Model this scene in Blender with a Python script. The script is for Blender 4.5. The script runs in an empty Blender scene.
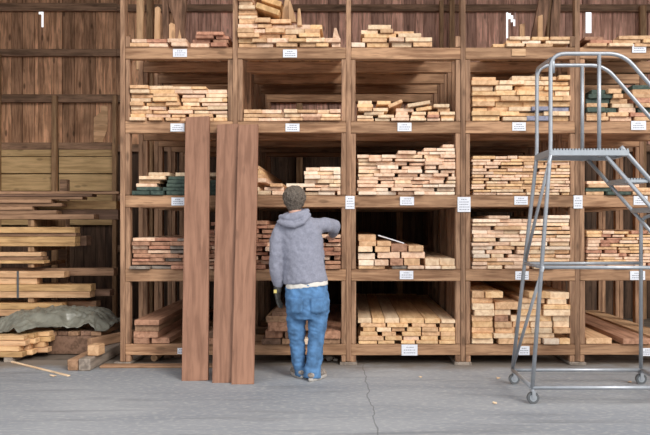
import bpy, bmesh, math, random
from mathutils import Vector, Matrix, Euler, noise

# ------------------------------------------------------------------ camera, sky, sun, exposure
scene = bpy.context.scene
COL = scene.collection
CAM_D, CAM_H, FPX, VX, VY = 7.0, 1.4, 700.0, 350.0, 225.0
cam_data = bpy.data.cameras.new('camera')
cam_data.sensor_width = 36.0
cam_data.lens = FPX / 650.0 * 36.0
cam_data.shift_x = (325.0 - VX) / 650.0
cam_data.shift_y = (VY - 217.5) / 650.0
cam_data.clip_end = 200
cam = bpy.data.objects.new('camera', cam_data)
cam.location = (0, -CAM_D, CAM_H)
cam.rotation_euler = (math.radians(90), 0, 0)
COL.objects.link(cam)
scene.camera = cam

world = bpy.data.worlds.new('sky')
scene.world = world
world.use_nodes = True
bg = world.node_tree.nodes['Background']
# overcast sky: horizon dimmed to darken the rack bays, bright above
_nt = world.node_tree
_tc = _nt.nodes.new('ShaderNodeTexCoord'); _sp = _nt.nodes.new('ShaderNodeSeparateXYZ'); _cr = _nt.nodes.new('ShaderNodeValToRGB')
_nt.links.new(_tc.outputs['Generated'], _sp.inputs[0]); _nt.links.new(_sp.outputs['Z'], _cr.inputs[0]); _nt.links.new(_cr.outputs[0], bg.inputs['Color'])
_cr.color_ramp.elements[0].position = 0.0; _cr.color_ramp.elements[0].color = (0.30, 0.30, 0.29, 1)
_cr.color_ramp.elements[1].position = 0.26; _cr.color_ramp.elements[1].color = (0.94, 0.965, 1.0, 1)
bg.inputs['Strength'].default_value = 1.65

sun_d = bpy.data.lights.new('sun', 'SUN')
sun_d.energy = 2.3
sun_d.angle = math.radians(22)
sun_d.color = (1.0, 0.95, 0.88)
sun = bpy.data.objects.new('sun', sun_d)
sun.rotation_euler = Vector((-0.45, 0.58, -0.48)).to_track_quat('-Z', 'Y').to_euler()
COL.objects.link(sun)

scene.view_settings.view_transform = 'Standard'
scene.view_settings.look = 'None'
scene.view_settings.gamma = 1.0
scene.view_settings.use_curve_mapping = False
scene.view_settings.exposure = -0.08

R = random.Random(7)

def P(px, py, Y=0.0):
    """point at depth Y seen at photo position (px, py): used to take real positions off the photo"""
    k = (CAM_D + Y) / FPX
    return Vector(((px - VX) * k, Y, CAM_H - (py - VY) * k))

# ------------------------------------------------------------------ materials
def new_mat(name):
    m = bpy.data.materials.new(name); m.use_nodes = True
    nt = m.node_tree
    return m, nt, nt.nodes['Principled BSDF']

def mixc(nt, a, b, fac, mode='MIX'):
    n = nt.nodes.new('ShaderNodeMix'); n.data_type = 'RGBA'; n.blend_type = mode
    for sock, v in ((n.inputs[6], a), (n.inputs[7], b), (n.inputs[0], fac)):
        if hasattr(v, 'is_linked') or isinstance(v, bpy.types.NodeSocket): nt.links.new(v, sock)
        elif isinstance(v, (int, float)): sock.default_value = v
        else: sock.default_value = (*v, 1)
    return n.outputs[2]

def mrange(nt, v, a, b, c=0.0, d=1.0):
    n = nt.nodes.new('ShaderNodeMapRange')
    nt.links.new(v, n.inputs[0])
    for i, x in zip((1, 2, 3, 4), (a, b, c, d)): n.inputs[i].default_value = x
    return n.outputs[0]

def wood(name, light, dark, axis='Y', rough=0.75, var=0.25, knots=0.5, fine=1.0, tone_attr=False, bump=0.25, weather=0.6, streak=0.5):
    m, nt, b = new_mat(name)
    N, L = nt.nodes, nt.links
    tc = N.new('ShaderNodeTexCoord'); oi = N.new('ShaderNodeObjectInfo')
    geo = N.new('ShaderNodeNewGeometry')
    add = N.new('ShaderNodeVectorMath'); add.operation = 'MULTIPLY_ADD'
    L.new(oi.outputs['Random'], add.inputs[0]); add.inputs[1].default_value = (37, 53, 71)
    L.new(tc.outputs['Object'], add.inputs[2])
    mp = N.new('ShaderNodeMapping'); L.new(add.outputs[0], mp.inputs[0])
    s = {'X': (1.2, 14, 14), 'Y': (14, 1.2, 14), 'Z': (14, 14, 1.2)}[axis]
    mp.inputs['Scale'].default_value = s
    n1 = N.new('ShaderNodeTexNoise'); n1.inputs['Scale'].default_value = 1.6 * fine
    n1.inputs['Detail'].default_value = 6; n1.inputs['Distortion'].default_value = 0.6
    L.new(mp.outputs[0], n1.inputs['Vector'])
    c = mixc(nt, dark, light, mrange(nt, n1.outputs[0], 0.36, 0.60))
    n3 = N.new('ShaderNodeTexNoise'); n3.inputs['Scale'].default_value = 5.5 * fine; n3.inputs['Detail'].default_value = 5
    L.new(mp.outputs[0], n3.inputs['Vector'])
    c = mixc(nt, c, tuple(x * 0.55 for x in dark), mrange(nt, n3.outputs[0], 0.54, 0.68, 0, streak))
    # broad weathering patches
    n2 = N.new('ShaderNodeTexNoise'); n2.inputs['Scale'].default_value = 3.0; n2.inputs['Detail'].default_value = 4
    L.new(add.outputs[0], n2.inputs['Vector'])
    c = mixc(nt, c, tuple(x * 0.62 for x in dark), mrange(nt, n2.outputs[0], 0.5, 0.78, 0, weather))
    if knots:
        mp2 = N.new('ShaderNodeMapping'); L.new(add.outputs[0], mp2.inputs[0])
        mp2.inputs['Scale'].default_value = {'X': (3, 8, 8), 'Y': (8, 3, 8), 'Z': (8, 8, 3)}[axis]
        v = N.new('ShaderNodeTexVoronoi'); v.inputs['Scale'].default_value = 1.0
        L.new(mp2.outputs[0], v.inputs['Vector'])
        c = mixc(nt, c, tuple(x * 0.35 for x in dark), mrange(nt, v.outputs['Distance'], 0.10, 0.19, knots, 0))
    # piece-to-piece variation
    if tone_attr:
        at = N.new('ShaderNodeAttribute'); at.attribute_name = 'tone'
        rnd = at.outputs['Fac']
    else:
        rnd = oi.outputs['Random']
    val = mrange(nt, rnd, 0, 1, 1 - var, 1 + var)
    hsv = N.new('ShaderNodeHueSaturation'); L.new(c, hsv.inputs['Color']); L.new(val, hsv.inputs['Value'])
    L.new(hsv.outputs[0], b.inputs['Base Color'])
    b.inputs['Roughness'].default_value = rough
    b.inputs['Specular IOR Level'].default_value = 0.25
    bp = N.new('ShaderNodeBump'); bp.inputs['Strength'].default_value = bump; bp.inputs['Distance'].default_value = 0.01
    L.new(n1.outputs[0], bp.inputs['Height']); L.new(bp.outputs[0], b.inputs['Normal'])
    return m

def plain(name, col, rough=0.6, metal=0.0, noise_amt=0.15, nscale=20, bump=0.0):
    m, nt, b = new_mat(name)
    tc = nt.nodes.new('ShaderNodeTexCoord')
    n = nt.nodes.new('ShaderNodeTexNoise'); n.inputs['Scale'].default_value = nscale; n.inputs['Detail'].default_value = 5
    nt.links.new(tc.outputs['Object'], n.inputs['Vector'])
    c = mixc(nt, tuple(x * (1 - noise_amt) for x in col), tuple(min(1, x * (1 + noise_amt)) for x in col), mrange(nt, n.outputs[0], 0.3, 0.7))
    nt.links.new(c, b.inputs['Base Color'])
    b.inputs['Roughness'].default_value = rough; b.inputs['Metallic'].default_value = metal
    if bump:
        bp = nt.nodes.new('ShaderNodeBump'); bp.inputs['Strength'].default_value = bump; bp.inputs['Distance'].default_value = 0.01
        nt.links.new(n.outputs[0], bp.inputs['Height']); nt.links.new(bp.outputs[0], b.inputs['Normal'])
    return m

M = {}
RACK_L, RACK_D = (0.50, 0.29, 0.165), (0.25, 0.13, 0.07)
M['rack_x'] = wood('rack wood along', RACK_L, RACK_D, 'X', var=0.16)
M['rack_y'] = wood('rack wood deep', RACK_L, RACK_D, 'Y', var=0.16)
M['rack_z'] = wood('rack wood upright', (0.45, 0.262, 0.158), (0.22, 0.12, 0.07), 'Z', var=0.2)
M['wall'] = wood('barn board', (0.78, 0.43, 0.25), (0.34, 0.175, 0.095), 'Z', var=0.40, tone_attr=True, knots=0.8)
M['wall_pink'] = wood('pinkish barn board', (0.84, 0.48, 0.36), (0.44, 0.23, 0.165), 'Z', var=0.40, tone_attr=True, knots=0.6)  # right-hand boards: the pinker light there is put into the colour
M['wall_shaded'] = wood('shade darkened barn board', (0.12, 0.07, 0.045), (0.05, 0.03, 0.02), 'Z', var=0.4, tone_attr=True, knots=0.5)  # shade behind the bays put into the board colour
M['rail'] = wood('barn rail', (0.36, 0.215, 0.135), (0.18, 0.105, 0.065), 'X', var=0.15)
M['stud'] = wood('barn stud', (0.48, 0.29, 0.16), (0.26, 0.145, 0.075), 'Z', var=0.15)
M['wainscot'] = wood('wainscot board', (0.66, 0.45, 0.23), (0.46, 0.30, 0.14), 'X', var=0.18, tone_attr=True, streak=0.2, weather=0.3)
M['roof'] = wood('roof deck', (0.20, 0.13, 0.09), (0.10, 0.06, 0.04), 'X', var=0.1)
PAL = {  # name: (word, light, dark)
    'cream':  ('cream', (0.88, 0.66, 0.44), (0.70, 0.47, 0.29)),
    'pink':   ('pale pinkish', (0.88, 0.62, 0.44), (0.70, 0.44, 0.29)),
    'tan':    ('tan', (0.77, 0.49, 0.28), (0.56, 0.32, 0.17)),
    'honey':  ('honey coloured', (0.86, 0.57, 0.31), (0.67, 0.39, 0.19)),
    'brown':  ('brown', (0.50, 0.27, 0.17), (0.30, 0.15, 0.09)),
    'red':    ('reddish brown', (0.56, 0.28, 0.18), (0.36, 0.16, 0.10)),
    'old':    ('old brown', (0.40, 0.235, 0.14), (0.23, 0.13, 0.075)),  # brown darkened to carry shade, mainly for the left stacks
    'dark':   ('dark brown', (0.26, 0.15, 0.10), (0.14, 0.08, 0.05)),
    'green':  ('dark green', (0.085, 0.115, 0.09), (0.04, 0.06, 0.05)),
    'blue':   ('bluish grey', (0.30, 0.30, 0.38), (0.20, 0.20, 0.27)),
    'grey':   ('weathered grey', (0.34, 0.28, 0.23), (0.20, 0.16, 0.13)),
    'yellow': ('yellowish', (0.70, 0.44, 0.21), (0.46, 0.27, 0.12)),
    'white':  ('whitish', (0.92, 0.74, 0.57), (0.80, 0.58, 0.42)),
}
for k, (w, a, b_) in PAL.items():
    M[k + 'Y'] = wood(w + ' lumber', a, b_, 'Y', var=0.16, knots=0.2, bump=0.15, rough=0.7, weather=0.15, streak=0.12)
    M[k + 'X'] = wood(w + ' lumber lengthwise', a, b_, 'X', var=0.14, knots=0.3, bump=0.15, rough=0.7)
M['plank_z'] = wood('reddish planed plank', (0.32, 0.165, 0.105), (0.215, 0.105, 0.065), 'Z', var=0.06, knots=0.3, rough=0.6, bump=0.1, weather=0.3, streak=0.2)
M['slab_z'] = wood('upright offcut', (0.72, 0.45, 0.26), (0.50, 0.29, 0.15), 'Z', var=0.15)
M['bark_z'] = wood('bark slab', (0.34, 0.19, 0.12), (0.12, 0.065, 0.04), 'Z', var=0.15, bump=0.8)
M['metal'] = plain('galvanised tube', (0.42, 0.44, 0.47), 0.42, 0.55, 0.08)
M['metal_flat'] = plain('galvanised channel', (0.38, 0.41, 0.44), 0.5, 0.4, 0.08)
M['rubber'] = plain('dark rubber', (0.10, 0.105, 0.11), 0.6)
M['paper'] = plain('tag paper', (0.80, 0.81, 0.86), 0.6, 0, 0.03)
M['ink'] = plain('tag ink', (0.28, 0.28, 0.34), 0.7, 0, 0.1)
M['tarp'] = plain('grey tarpaulin', (0.20, 0.195, 0.16), 0.32, 0, 0.25, 8, 0.3)
M['hoodie'] = plain('grey sweatshirt', (0.255, 0.26, 0.32), 0.9, 0, 0.12, 60, 0.2)
M['denim'] = plain('blue denim', (0.075, 0.175, 0.335), 0.85, 0, 0.45, 12, 0.25)
M['denim_dark'] = plain('dark denim stitching', (0.05, 0.15, 0.32), 0.85, 0, 0.2, 30)
M['shirt'] = plain('white cotton', (0.72, 0.68, 0.62), 0.9, 0, 0.05)
M['skin'] = plain('skin', (0.62, 0.36, 0.27), 0.55, 0, 0.08)
M['hair'] = plain('grey brown hair', (0.115, 0.09, 0.07), 0.7, 0, 0.55, 90, 0.6)
M['glove'] = plain('black work glove', (0.035, 0.033, 0.03), 0.7, 0, 0.3, 30)
M['glove_label'] = plain('yellow glove label', (0.62, 0.50, 0.16), 0.6)
M['shoe'] = plain('worn sneaker', (0.26, 0.22, 0.19), 0.8, 0, 0.5, 35)
M['sole'] = plain('sneaker sole', (0.42, 0.39, 0.36), 0.7, 0, 0.3, 30)
M['eye'] = plain('eye', (0.75, 0.72, 0.68), 0.3, 0, 0.0)
M['rock'] = plain('rubble', (0.30, 0.26, 0.22), 0.9, 0, 0.4, 12, 0.5)

def floor_mat():
    m, nt, b = new_mat('concrete floor')
    N, L = nt.nodes, nt.links
    tc = N.new('ShaderNodeTexCoord')
    def nz(scale, detail=6, dist=0.0, sc=(1, 1, 1)):
        mp = N.new('ShaderNodeMapping'); mp.inputs['Scale'].default_value = sc
        L.new(tc.outputs['Object'], mp.inputs[0])
        n = N.new('ShaderNodeTexNoise'); n.inputs['Scale'].default_value = scale
        n.inputs['Detail'].default_value = detail; n.inputs['Distortion'].default_value = dist
        L.new(mp.outputs[0], n.inputs['Vector']); return n.outputs[0]
    a = nz(1.0, 9, 0.5, (0.6, 1.6, 1)); f = nz(26, 9, 0.2, (0.7, 1.3, 1)); st = nz(2.0, 9, 0.6, (0.4, 3.0, 1))
    c = mixc(nt, (0.25, 0.265, 0.29), (0.37, 0.375, 0.385), mrange(nt, a, 0.3, 0.7))
    c = mixc(nt, c, (0.50, 0.49, 0.475), mrange(nt, f, 0.5, 0.75, 0, 0.7))
    c = mixc(nt, c, (0.15, 0.155, 0.165), mrange(nt, st, 0.54, 0.72, 0, 0.55))
    # wavering control joint running from under the rack towards the viewer
    sep = N.new('ShaderNodeSeparateXYZ'); L.new(tc.outputs['Object'], sep.inputs[0])
    wob = nz(3, 4)
    def M2(op, x, y):
        n = N.new('ShaderNodeMath'); n.operation = op
        for i, v in ((0, x), (1, y)):
            if isinstance(v, (int, float)): n.inputs[i].default_value = v
            else: L.new(v, n.inputs[i])
        return n.outputs[0]
    line = M2('ADD', M2('MULTIPLY', sep.outputs['Y'], -0.022), 0.13)
    dx = M2('ABSOLUTE', M2('SUBTRACT', M2('ADD', sep.outputs['X'], M2('MULTIPLY', M2('SUBTRACT', wob, 0.5), 0.10)), line), 0.0)
    c = mixc(nt, c, (0.075, 0.075, 0.075), mrange(nt, dx, 0.002, 0.007, 0.55, 0))
    # brown dirt creeping onto the slab beside the rack foot
    dn = nz(2.6, 7, 0.8)
    edge = M2('ADD', sep.outputs['Y'], M2('MULTIPLY', dn, 0.55))
    c = mixc(nt, c, (0.20, 0.155, 0.115), mrange(nt, edge, 0.0, 0.32, 0, 0.85))
    L.new(c, b.inputs['Base Color'])
    L.new(mrange(nt, a, 0.3, 0.7, 0.62, 0.85), b.inputs['Roughness'])
    b.inputs['Specular IOR Level'].default_value = 0.3
    bp = N.new('ShaderNodeBump'); bp.inputs['Strength'].default_value = 0.25; bp.inputs['Distance'].default_value = 0.01
    L.new(f, bp.inputs['Height']); L.new(bp.outputs[0], b.inputs['Normal'])
    return m
M['floor'] = floor_mat()
M['dirt'] = plain('packed dirt', (0.13, 0.10, 0.075), 0.95, 0, 0.35, 6, 0.5)

# ------------------------------------------------------------------ object helpers
def tag(o, label=None, cat=None, group=None, kind=None):
    if label: o['label'] = label
    if cat: o['category'] = cat
    if group: o['group'] = group
    if kind: o['kind'] = kind
    return o

def link(name, bm, mats, parent=None, smooth=False, loc=None):
    """link a bmesh as one object whose origin is loc (world) or the parent's frame"""
    me = bpy.data.meshes.new(name)
    if loc is not None:
        bmesh.ops.translate(bm, verts=bm.verts, vec=-Vector(loc))
    bm.normal_update(); bm.to_mesh(me); bm.free()
    for m in (mats if isinstance(mats, (list, tuple)) else [mats]): me.materials.append(m)
    if smooth:
        for p in me.polygons: p.use_smooth = True
    o = bpy.data.objects.new(name, me); COL.objects.link(o)
    if parent is not None: o.parent = parent
    if loc is not None: o.location = loc
    return o

def empty(name, loc=(0, 0, 0)):
    o = bpy.data.objects.new(name, None); o.location = loc; o.empty_display_size = 0.1
    COL.objects.link(o); return o

def sub(o, parent):
    """parent o (placed in world space) under an unrotated empty"""
    o.parent = parent; o.location = Vector(o.location) - parent.location
    return o

def box(bm, x0, x1, y0, y1, z0, z1, bev=0.0, mat=None, mi=0, jit=0.0, rnd=None):
    v = [bm.verts.new((x, y, z)) for x in (x0, x1) for y in (y0, y1) for z in (z0, z1)]
    if jit:
        for a in v: a.co += Vector([(rnd.random() - .5) * jit for _ in range(3)])
    if mat is not None:
        for a in v: a.co = mat @ a.co
    F = [bm.faces.new([v[i] for i in q]) for q in ((0, 1, 3, 2), (4, 6, 7, 5), (0, 4, 5, 1), (2, 3, 7, 6), (0, 2, 6, 4), (1, 5, 7, 3))]
    for f in F: f.material_index = mi
    if bev:
        ed = list({e for f in F for e in f.edges})
        r = bmesh.ops.bevel(bm, geom=ed, offset=bev, segments=1, affect='EDGES', profile=0.5)
        for f in r['faces']: f.material_index = mi
    return v

def tube(bm, pts, r, seg=10, cap=True):
    """swept tube through pts; r a number or a list"""
    pts = [Vector(p) for p in pts]; n = len(pts)
    rr = r if isinstance(r, (list, tuple)) else [r] * n
    rings = []; up = None
    for i, p in enumerate(pts):
        t = (pts[min(i + 1, n - 1)] - pts[max(i - 1, 0)]).normalized()
        if up is None:
            up = t.orthogonal().normalized()
        up = (up - t * up.dot(t)).normalized(); w = t.cross(up)
        rings.append([bm.verts.new(p + (up * math.cos(a) + w * math.sin(a)) * rr[i]) for a in [2 * math.pi * k / seg for k in range(seg)]])
    for a, b in zip(rings, rings[1:]):
        for k in range(seg): bm.faces.new((a[k], a[(k + 1) % seg], b[(k + 1) % seg], b[k]))
    if cap:
        bm.faces.new(rings[0][::-1]); bm.faces.new(rings[-1])

def arc_pts(pts, rad, n=6):
    """round the corners of a polyline"""
    pts = [Vector(p) for p in pts]; out = [pts[0]]
    for a, b, c in zip(pts, pts[1:], pts[2:]):
        u = (a - b).normalized(); w = (c - b).normalized()
        d = min(rad, (a - b).length * .45, (c - b).length * .45)
        p0, p1 = b + u * d, b + w * d
        for k in range(n + 1):
            t = k / n; out.append(p0 * (1 - t) ** 2 + b * 2 * t * (1 - t) + p1 * t * t)
    out.append(pts[-1]); return out

# ------------------------------------------------------------------ floor, walls, roof
bm = bmesh.new(); box(bm, -45, 45, -70, 0.25, -0.12, 0.0)
tag(link('floor', bm, M['floor']), 'grey concrete slab in front of the lumber rack', kind='structure')
bm = bmesh.new(); box(bm, -9, 9, 0.25, 4.4, -0.12, -0.004)
tag(link('floor_dirt', bm, M['dirt']), 'packed brown dirt ground beneath the rack', kind='structure')

WY = 3.5          # inner face of the back wall
WALL_TOP = 6.9
def wpx(px, py=225): return P(px, py, WY)
def hole(px0, px1, py0, py1):
    a, b = wpx(px0, py1), wpx(px1, py0); return (a.x, b.x, a.z, b.z)
# boards are cut exactly at the edges of the openings
def hole_wall():
    holes = [hole(38, 41, 10.5, 14), hole(41, 43.2, 11, 27), hole(506.6, 508.3, 12, 38), hole(508.3, 511, 13, 19), hole(511, 513.5, 15, 22), hole(513.5, 515.5, 19, 26), hole(586, 592, 8, 33)]
    xs = sorted([(h[0], h[1], h) for h in holes])
    rnd = random.Random(9); bm = bmesh.new(); lo = bmesh.new(); lol = lo.faces.layers.float.new('tone'); lay = bm.faces.layers.float.new('tone')
    x = -6.2; marks = sorted([h[0] for h in holes] + [h[1] for h in holes])
    while x < 6.6:
        xe = x + 0.155 * rnd.uniform(0.75, 1.2)
        for m_ in marks:
            if x + 1e-4 < m_ < xe: xe = m_; break
        cuts = [(2.61, WALL_TOP)]
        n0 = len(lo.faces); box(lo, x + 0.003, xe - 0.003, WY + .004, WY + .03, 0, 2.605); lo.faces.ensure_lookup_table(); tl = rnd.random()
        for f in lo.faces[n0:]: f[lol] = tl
        for h in holes:
            if x + 1e-4 < h[1] and xe - 1e-4 > h[0]:
                cuts = [c for a, b in cuts for c in ([(a, h[2]), (h[3], b)] if h[2] > a and h[3] < b else [(a, b)])]
        t = rnd.random(); y = WY + rnd.uniform(0, 0.012)
        for a, b in cuts:
            n0 = len(bm.faces)
            box(bm, x + 0.003, xe - 0.003, y, y + 0.025, a, b, jit=0.004, rnd=rnd)
            bm.faces.ensure_lookup_table()
            for f in bm.faces[n0:]: f[lay] = t; f.material_index = 1 if x > -2.6 else 0
        x = xe
    tag(link('wall_back_lower', lo, M['wall_shaded']), 'shade-darkened vertical boards along the lower part of the back wall', kind='structure')
    return tag(link('wall_back', bm, [M['wall'], M['wall_pink']]), 'vertical weathered barn boards with small daylight holes', kind='structure')
hole_wall()
# thin dark sheathing behind the board joints, except at the openings
bm = bmesh.new()
box(bm, -6.2, 6.6, WY + 0.05, WY + 0.06, 0, 4.13); box(bm, -6.2, 6.6, WY + 0.05, WY + 0.06, 4.70, WALL_TOP)
for pa, pb in ((-400, 36), (45, 504), (518, 583), (595, 800)): box(bm, wpx(pa).x, wpx(pb).x, WY + 0.05, WY + 0.06, 4.13, 4.70)
tag(link('wall_back_sheathing', bm, M['rail']), kind='structure')
bm = bmesh.new(); box(bm, -6.3, -6.2, -2.2, WY + 0.1, 0, WALL_TOP)
tag(link('wall_left', bm, M['rail']), kind='structure')
bm = bmesh.new(); box(bm, 6.6, 6.7, 0.5, WY + 0.1, 0, WALL_TOP)
tag(link('wall_right', bm, M['rail']), kind='structure')
bm = bmesh.new(); box(bm, -6.4, 6.8, -2.2, WY + 0.2, WALL_TOP, WALL_TOP + 0.08)
tag(link('ceiling', bm, M['roof']), kind='structure')

trim_n = [0]
def trim(x0, x1, y0, y1, z0, z1, mat, label=None, rot=None):
    trim_n[0] += 1
    bm = bmesh.new(); box(bm, x0, x1, y0, y1, z0, z1, bev=0.004)
    return tag(link('trim_%d' % trim_n[0], bm, M[mat], loc=((x0 + x1) / 2, (y0 + y1) / 2, (z0 + z1) / 2)), label, kind='structure')
# horizontal rails nailed to the wall
for pa, pb, ya, yb in ((-60, 118, 4, 12), (-60, 118, 50, 57), (-60, 118, 95, 103), (-60, 118, 143, 150),
                       (118, 692, 5.5, 12.5), (118, 692, 50, 57), (118, 692, 96, 103), (118, 692, 145, 152), (118, 692, 195, 202), (118, 692, 245, 252)):
    a, b = wpx(pa, yb), wpx(pb, ya)
    trim(a.x + 0.001, b.x - 0.001, WY - 0.06, WY - 0.001, a.z, b.z, 'rail')
# studs in front of the wall
for px, pw, ya, yb in ((57.5, 5, 97, 372), (1, 5, 55, 372), (117, 4, 97, 372), (152, 6, -40, 372), (300, 6, 60, 372),
                       (399, 6, 60, 372), (440.5, 4, 3, 372), (451, 5, -40, 372), (548, 7, -40, 372), (640, 6, 8, 372)):
    a, b = wpx(px - pw / 2, yb), wpx(px + pw / 2, ya)
    trim(a.x, b.x, WY - 0.13, WY - 0.061, 0.0, b.z, 'stud')
# yellowish horizontal wainscot low on the left wall
bm = bmesh.new(); lay = bm.faces.layers.float.new('tone')
for i, (ya, yb) in enumerate(((150, 156.5), (157.2, 173.5), (174.5, 191), (191.6, 208), (208.6, 225))):
    for (pa, pb) in ((-60, 55), (60.3, 115)):
        n0 = len(bm.faces)
        box(bm, wpx(pa).x, wpx(pb).x, WY - 0.055, WY - 0.002, wpx(0, yb).z, wpx(0, ya).z, bev=0.003)
        bm.faces.ensure_lookup_table()
        for f in bm.faces[n0:]: f[lay] = (0.35, 0.7, 0.55, 0.3, 0.2)[i]
tag(link('wall_back_wainscot', bm, M['wainscot']), 'yellowish horizontal boards across the left of the wall', kind='structure')
# pale patch board and diagonal scrap on left wall
bm = bmesh.new()
vs = [wpx(*p) for p in ((94, 142), (94, 118), (101, 112), (101, 106), (108, 106), (108, 128), (103, 142))]
f = bm.faces.new([bm.verts.new((v.x, WY - 0.012, v.z)) for v in vs])
r = bmesh.ops.extrude_face_region(bm, geom=[f]); bmesh.ops.translate(bm, verts=[g for g in r['geom'] if isinstance(g, bmesh.types.BMVert)], vec=(0, 0.012, 0))
bmesh.ops.recalc_face_normals(bm, faces=bm.faces)
tag(link('patch_board', bm, M['tanX']), 'pale ragged patch board nailed over the dark wall between two studs', 'board')

# ------------------------------------------------------------------ the storage rack
PC = [122.6, 235.0, 348.5, 463.0, 577.5, 692.0]                # post centres (photo px at the rack's front plane)
SHELF = [(47, 59), (121, 133), (195, 207), (269, 281), (344, 355)]  # front beams, top and bottom edge
X = lambda px: (px - VX) / 100.0
Z = lambda py: CAM_H - (py - VY) / 100.0
FR = [0.0, 0.61, 1.21, 1.82, 2.43]                              # depths of the five frames
BT = 0.09                                                       # member depth
rack = empty('storage_rack', (X(348.5), 1.2, 0))
tag(rack, 'large weathered brown timber rack of shelves and posts holding stacked lumber', 'rack')
def rpart(name, x0, x1, y0, y1, z0, z1, mat, bev=0.004, kind=None):
    bm = bmesh.new(); box(bm, x0, x1, y0, y1, z0, z1, bev=bev, jit=0.004, rnd=R)
    o = link(name, bm, M[mat], loc=((x0 + x1) / 2, (y0 + y1) / 2, (z0 + z1) / 2)); sub(o, rack)
    if kind: tag(o, kind=kind)
    return o
HW = 0.024
back = bmesh.new(); back_beam = bmesh.new()
for k, y in enumerate(FR):
    for c in PC:
        x = X(c)
        rpart('post', x - HW, x + HW, y, y + BT, 0.032, 4.5 if k == 0 else 3.22, 'rack_z')
    for j, (yt, yb) in enumerate(SHELF):
        for i in range(5):
            xa, xb = X(PC[i]) + HW + .002, X(PC[i + 1]) - HW - .002
            dz = R.uniform(-.004, .004)
            if k < 4: rpart('crossbeam', xa, xb, y, y + BT - .01, Z(yb) + dz, Z(yt) - .004, 'rack_x')
            else: box(back_beam, xa, xb, y, y + BT - .01, Z(yb) + dz, Z(yt) - .004, bev=.004)
            # short jack studs carrying each beam end
            zb = Z(SHELF[j + 1][0]) if j < 4 else 0.032
            for xs, sg in ((xa, 1), (xb, -1)):
                x0, x1 = sorted((xs, xs + sg * (0.048 + R.uniform(-.004, .003))))
                if k < 2: rpart('jack_stud', x0, x1, y + .003, y + BT - .008, zb - .001, Z(yb) + dz - .003, 'rack_z')
                else: box(back, x0, x1, y + .003, y + BT - .008, zb - .001, Z(yb) + dz - .003, bev=.004)
o = link('jack_stud', back, M['rack_z'], loc=(0, 1.8, 1.5)); sub(o, rack); tag(o, 'the rear short studs', kind='stuff')
o = link('crossbeam', back_beam, M['rack_x'], loc=(0, 2.4, 1.5)); sub(o, rack); tag(o, 'the rearmost beams', kind='stuff')
for c in PC:                                                    # foot blocks under every post
    rpart('foot_block', X(c) - .085, X(c) + .085, -.015, 2.55, 0.0, 0.03, 'greyY')
rpart('sill_board', X(105), X(226), -.16, -.03, 0.001, 0.022, 'oldX')
for c, sg in ((463, -1), (577.5, -1), (122.6, 1)):              # short stubs rising over the top shelf
    x = X(c) + sg * (HW + .026)
    rpart('jack_stud', x - .023, x + .023, .002, .08, Z(47) + .001, Z(36), 'rack_z')

# ------------------------------------------------------------------ lumber
ORD = ['', 'first', 'second', 'third', 'fourth', 'fifth', 'sixth', 'seventh', 'eighth', 'ninth', 'tenth', 'eleventh',
       'twelfth', 'thirteenth', 'fourteenth', 'fifteenth', 'sixteenth', 'seventeenth', 'eighteenth', 'nineteenth', 'twentieth',
       'twenty-first', 'twenty-second', 'twenty-third', 'twenty-fourth']
BAYN = ['first bay', 'second bay', 'third bay', 'fourth bay', 'fifth bay']
ROWN = ['top shelf', 'second shelf down', 'third shelf down', 'fourth shelf down', 'bottom shelf']
BOARDS = []    # thin boards: candidates for the 300 largest
PLANKS = []    # thick planks, every one an object
def rec(dst, x0, x1, z0, z1, y0, y1, color, lay, pos, bay, row, tilt=0.0, yaw=0.0):
    m = 8.0 if row else 2.9                                     # keep clear of the posts and jack studs
    x0 = max(x0, X(PC[bay] + m)); x1 = min(x1, X(PC[bay + 1] - m))
    if x1 - x0 < .02: return
    dst.append(dict(x0=x0, x1=x1, z0=z0, z1=z1, y0=y0, y1=y1, c=color, lay=lay, pos=pos, bay=bay, row=row, tilt=tilt, yaw=yaw))

def prof(p, x):
    if x <= p[0][0]: return p[0][1]
    for (xa, ya), (xb, yb) in zip(p, p[1:]):
        if x <= xb: return ya + (yb - ya) * (x - xa) / max(xb - xa, 1e-6)
    return p[-1][1]

def stack(bay, row, x0, x1, top, t, w, colors, seed, gap=0.12, gapw=(1.5, 4), stag=0.05, dst=None, depth=2.5, thin=0.10):
    """layers of boards between photo x0..x1 on a shelf, filled up to the contour `top` [(px, py)...]"""
    rnd = random.Random(seed); dst = BOARDS if dst is None else dst
    y = SHELF[row][0]; lay = 0
    while y > min(q[1] for q in top) - 0.5 and lay < 24:
        lay += 1; tt = t * rnd.uniform(0.88, 1.12)
        x = x0 + rnd.uniform(-.3, 2.0); pos = 0
        while x < x1 - 2.5:
            ww = rnd.uniform(*w)
            if x1 - x - ww < w[0] * 0.5: ww = x1 - x - rnd.uniform(0, .6)
            ww = min(ww, x1 - x)
            if prof(top, x + ww / 2) <= y - tt * 0.35:
                pos += 1
                th = tt * (1 - rnd.choice((0, 0, 0, thin, thin * 2)) ) - .25
                f = rnd.uniform(-stag, stag * 0.6)
                rec(dst, X(x) + .0008, X(x + ww) - .0008, Z(y) + .001, Z(y - th), f, f + depth * rnd.uniform(.92, 1.05),
                    rnd.choice(colors), lay, pos, bay, row, tilt=rnd.uniform(-.002, .002))
            x += ww
            if rnd.random() < gap: x += rnd.uniform(*gapw)
        y -= tt

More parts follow.
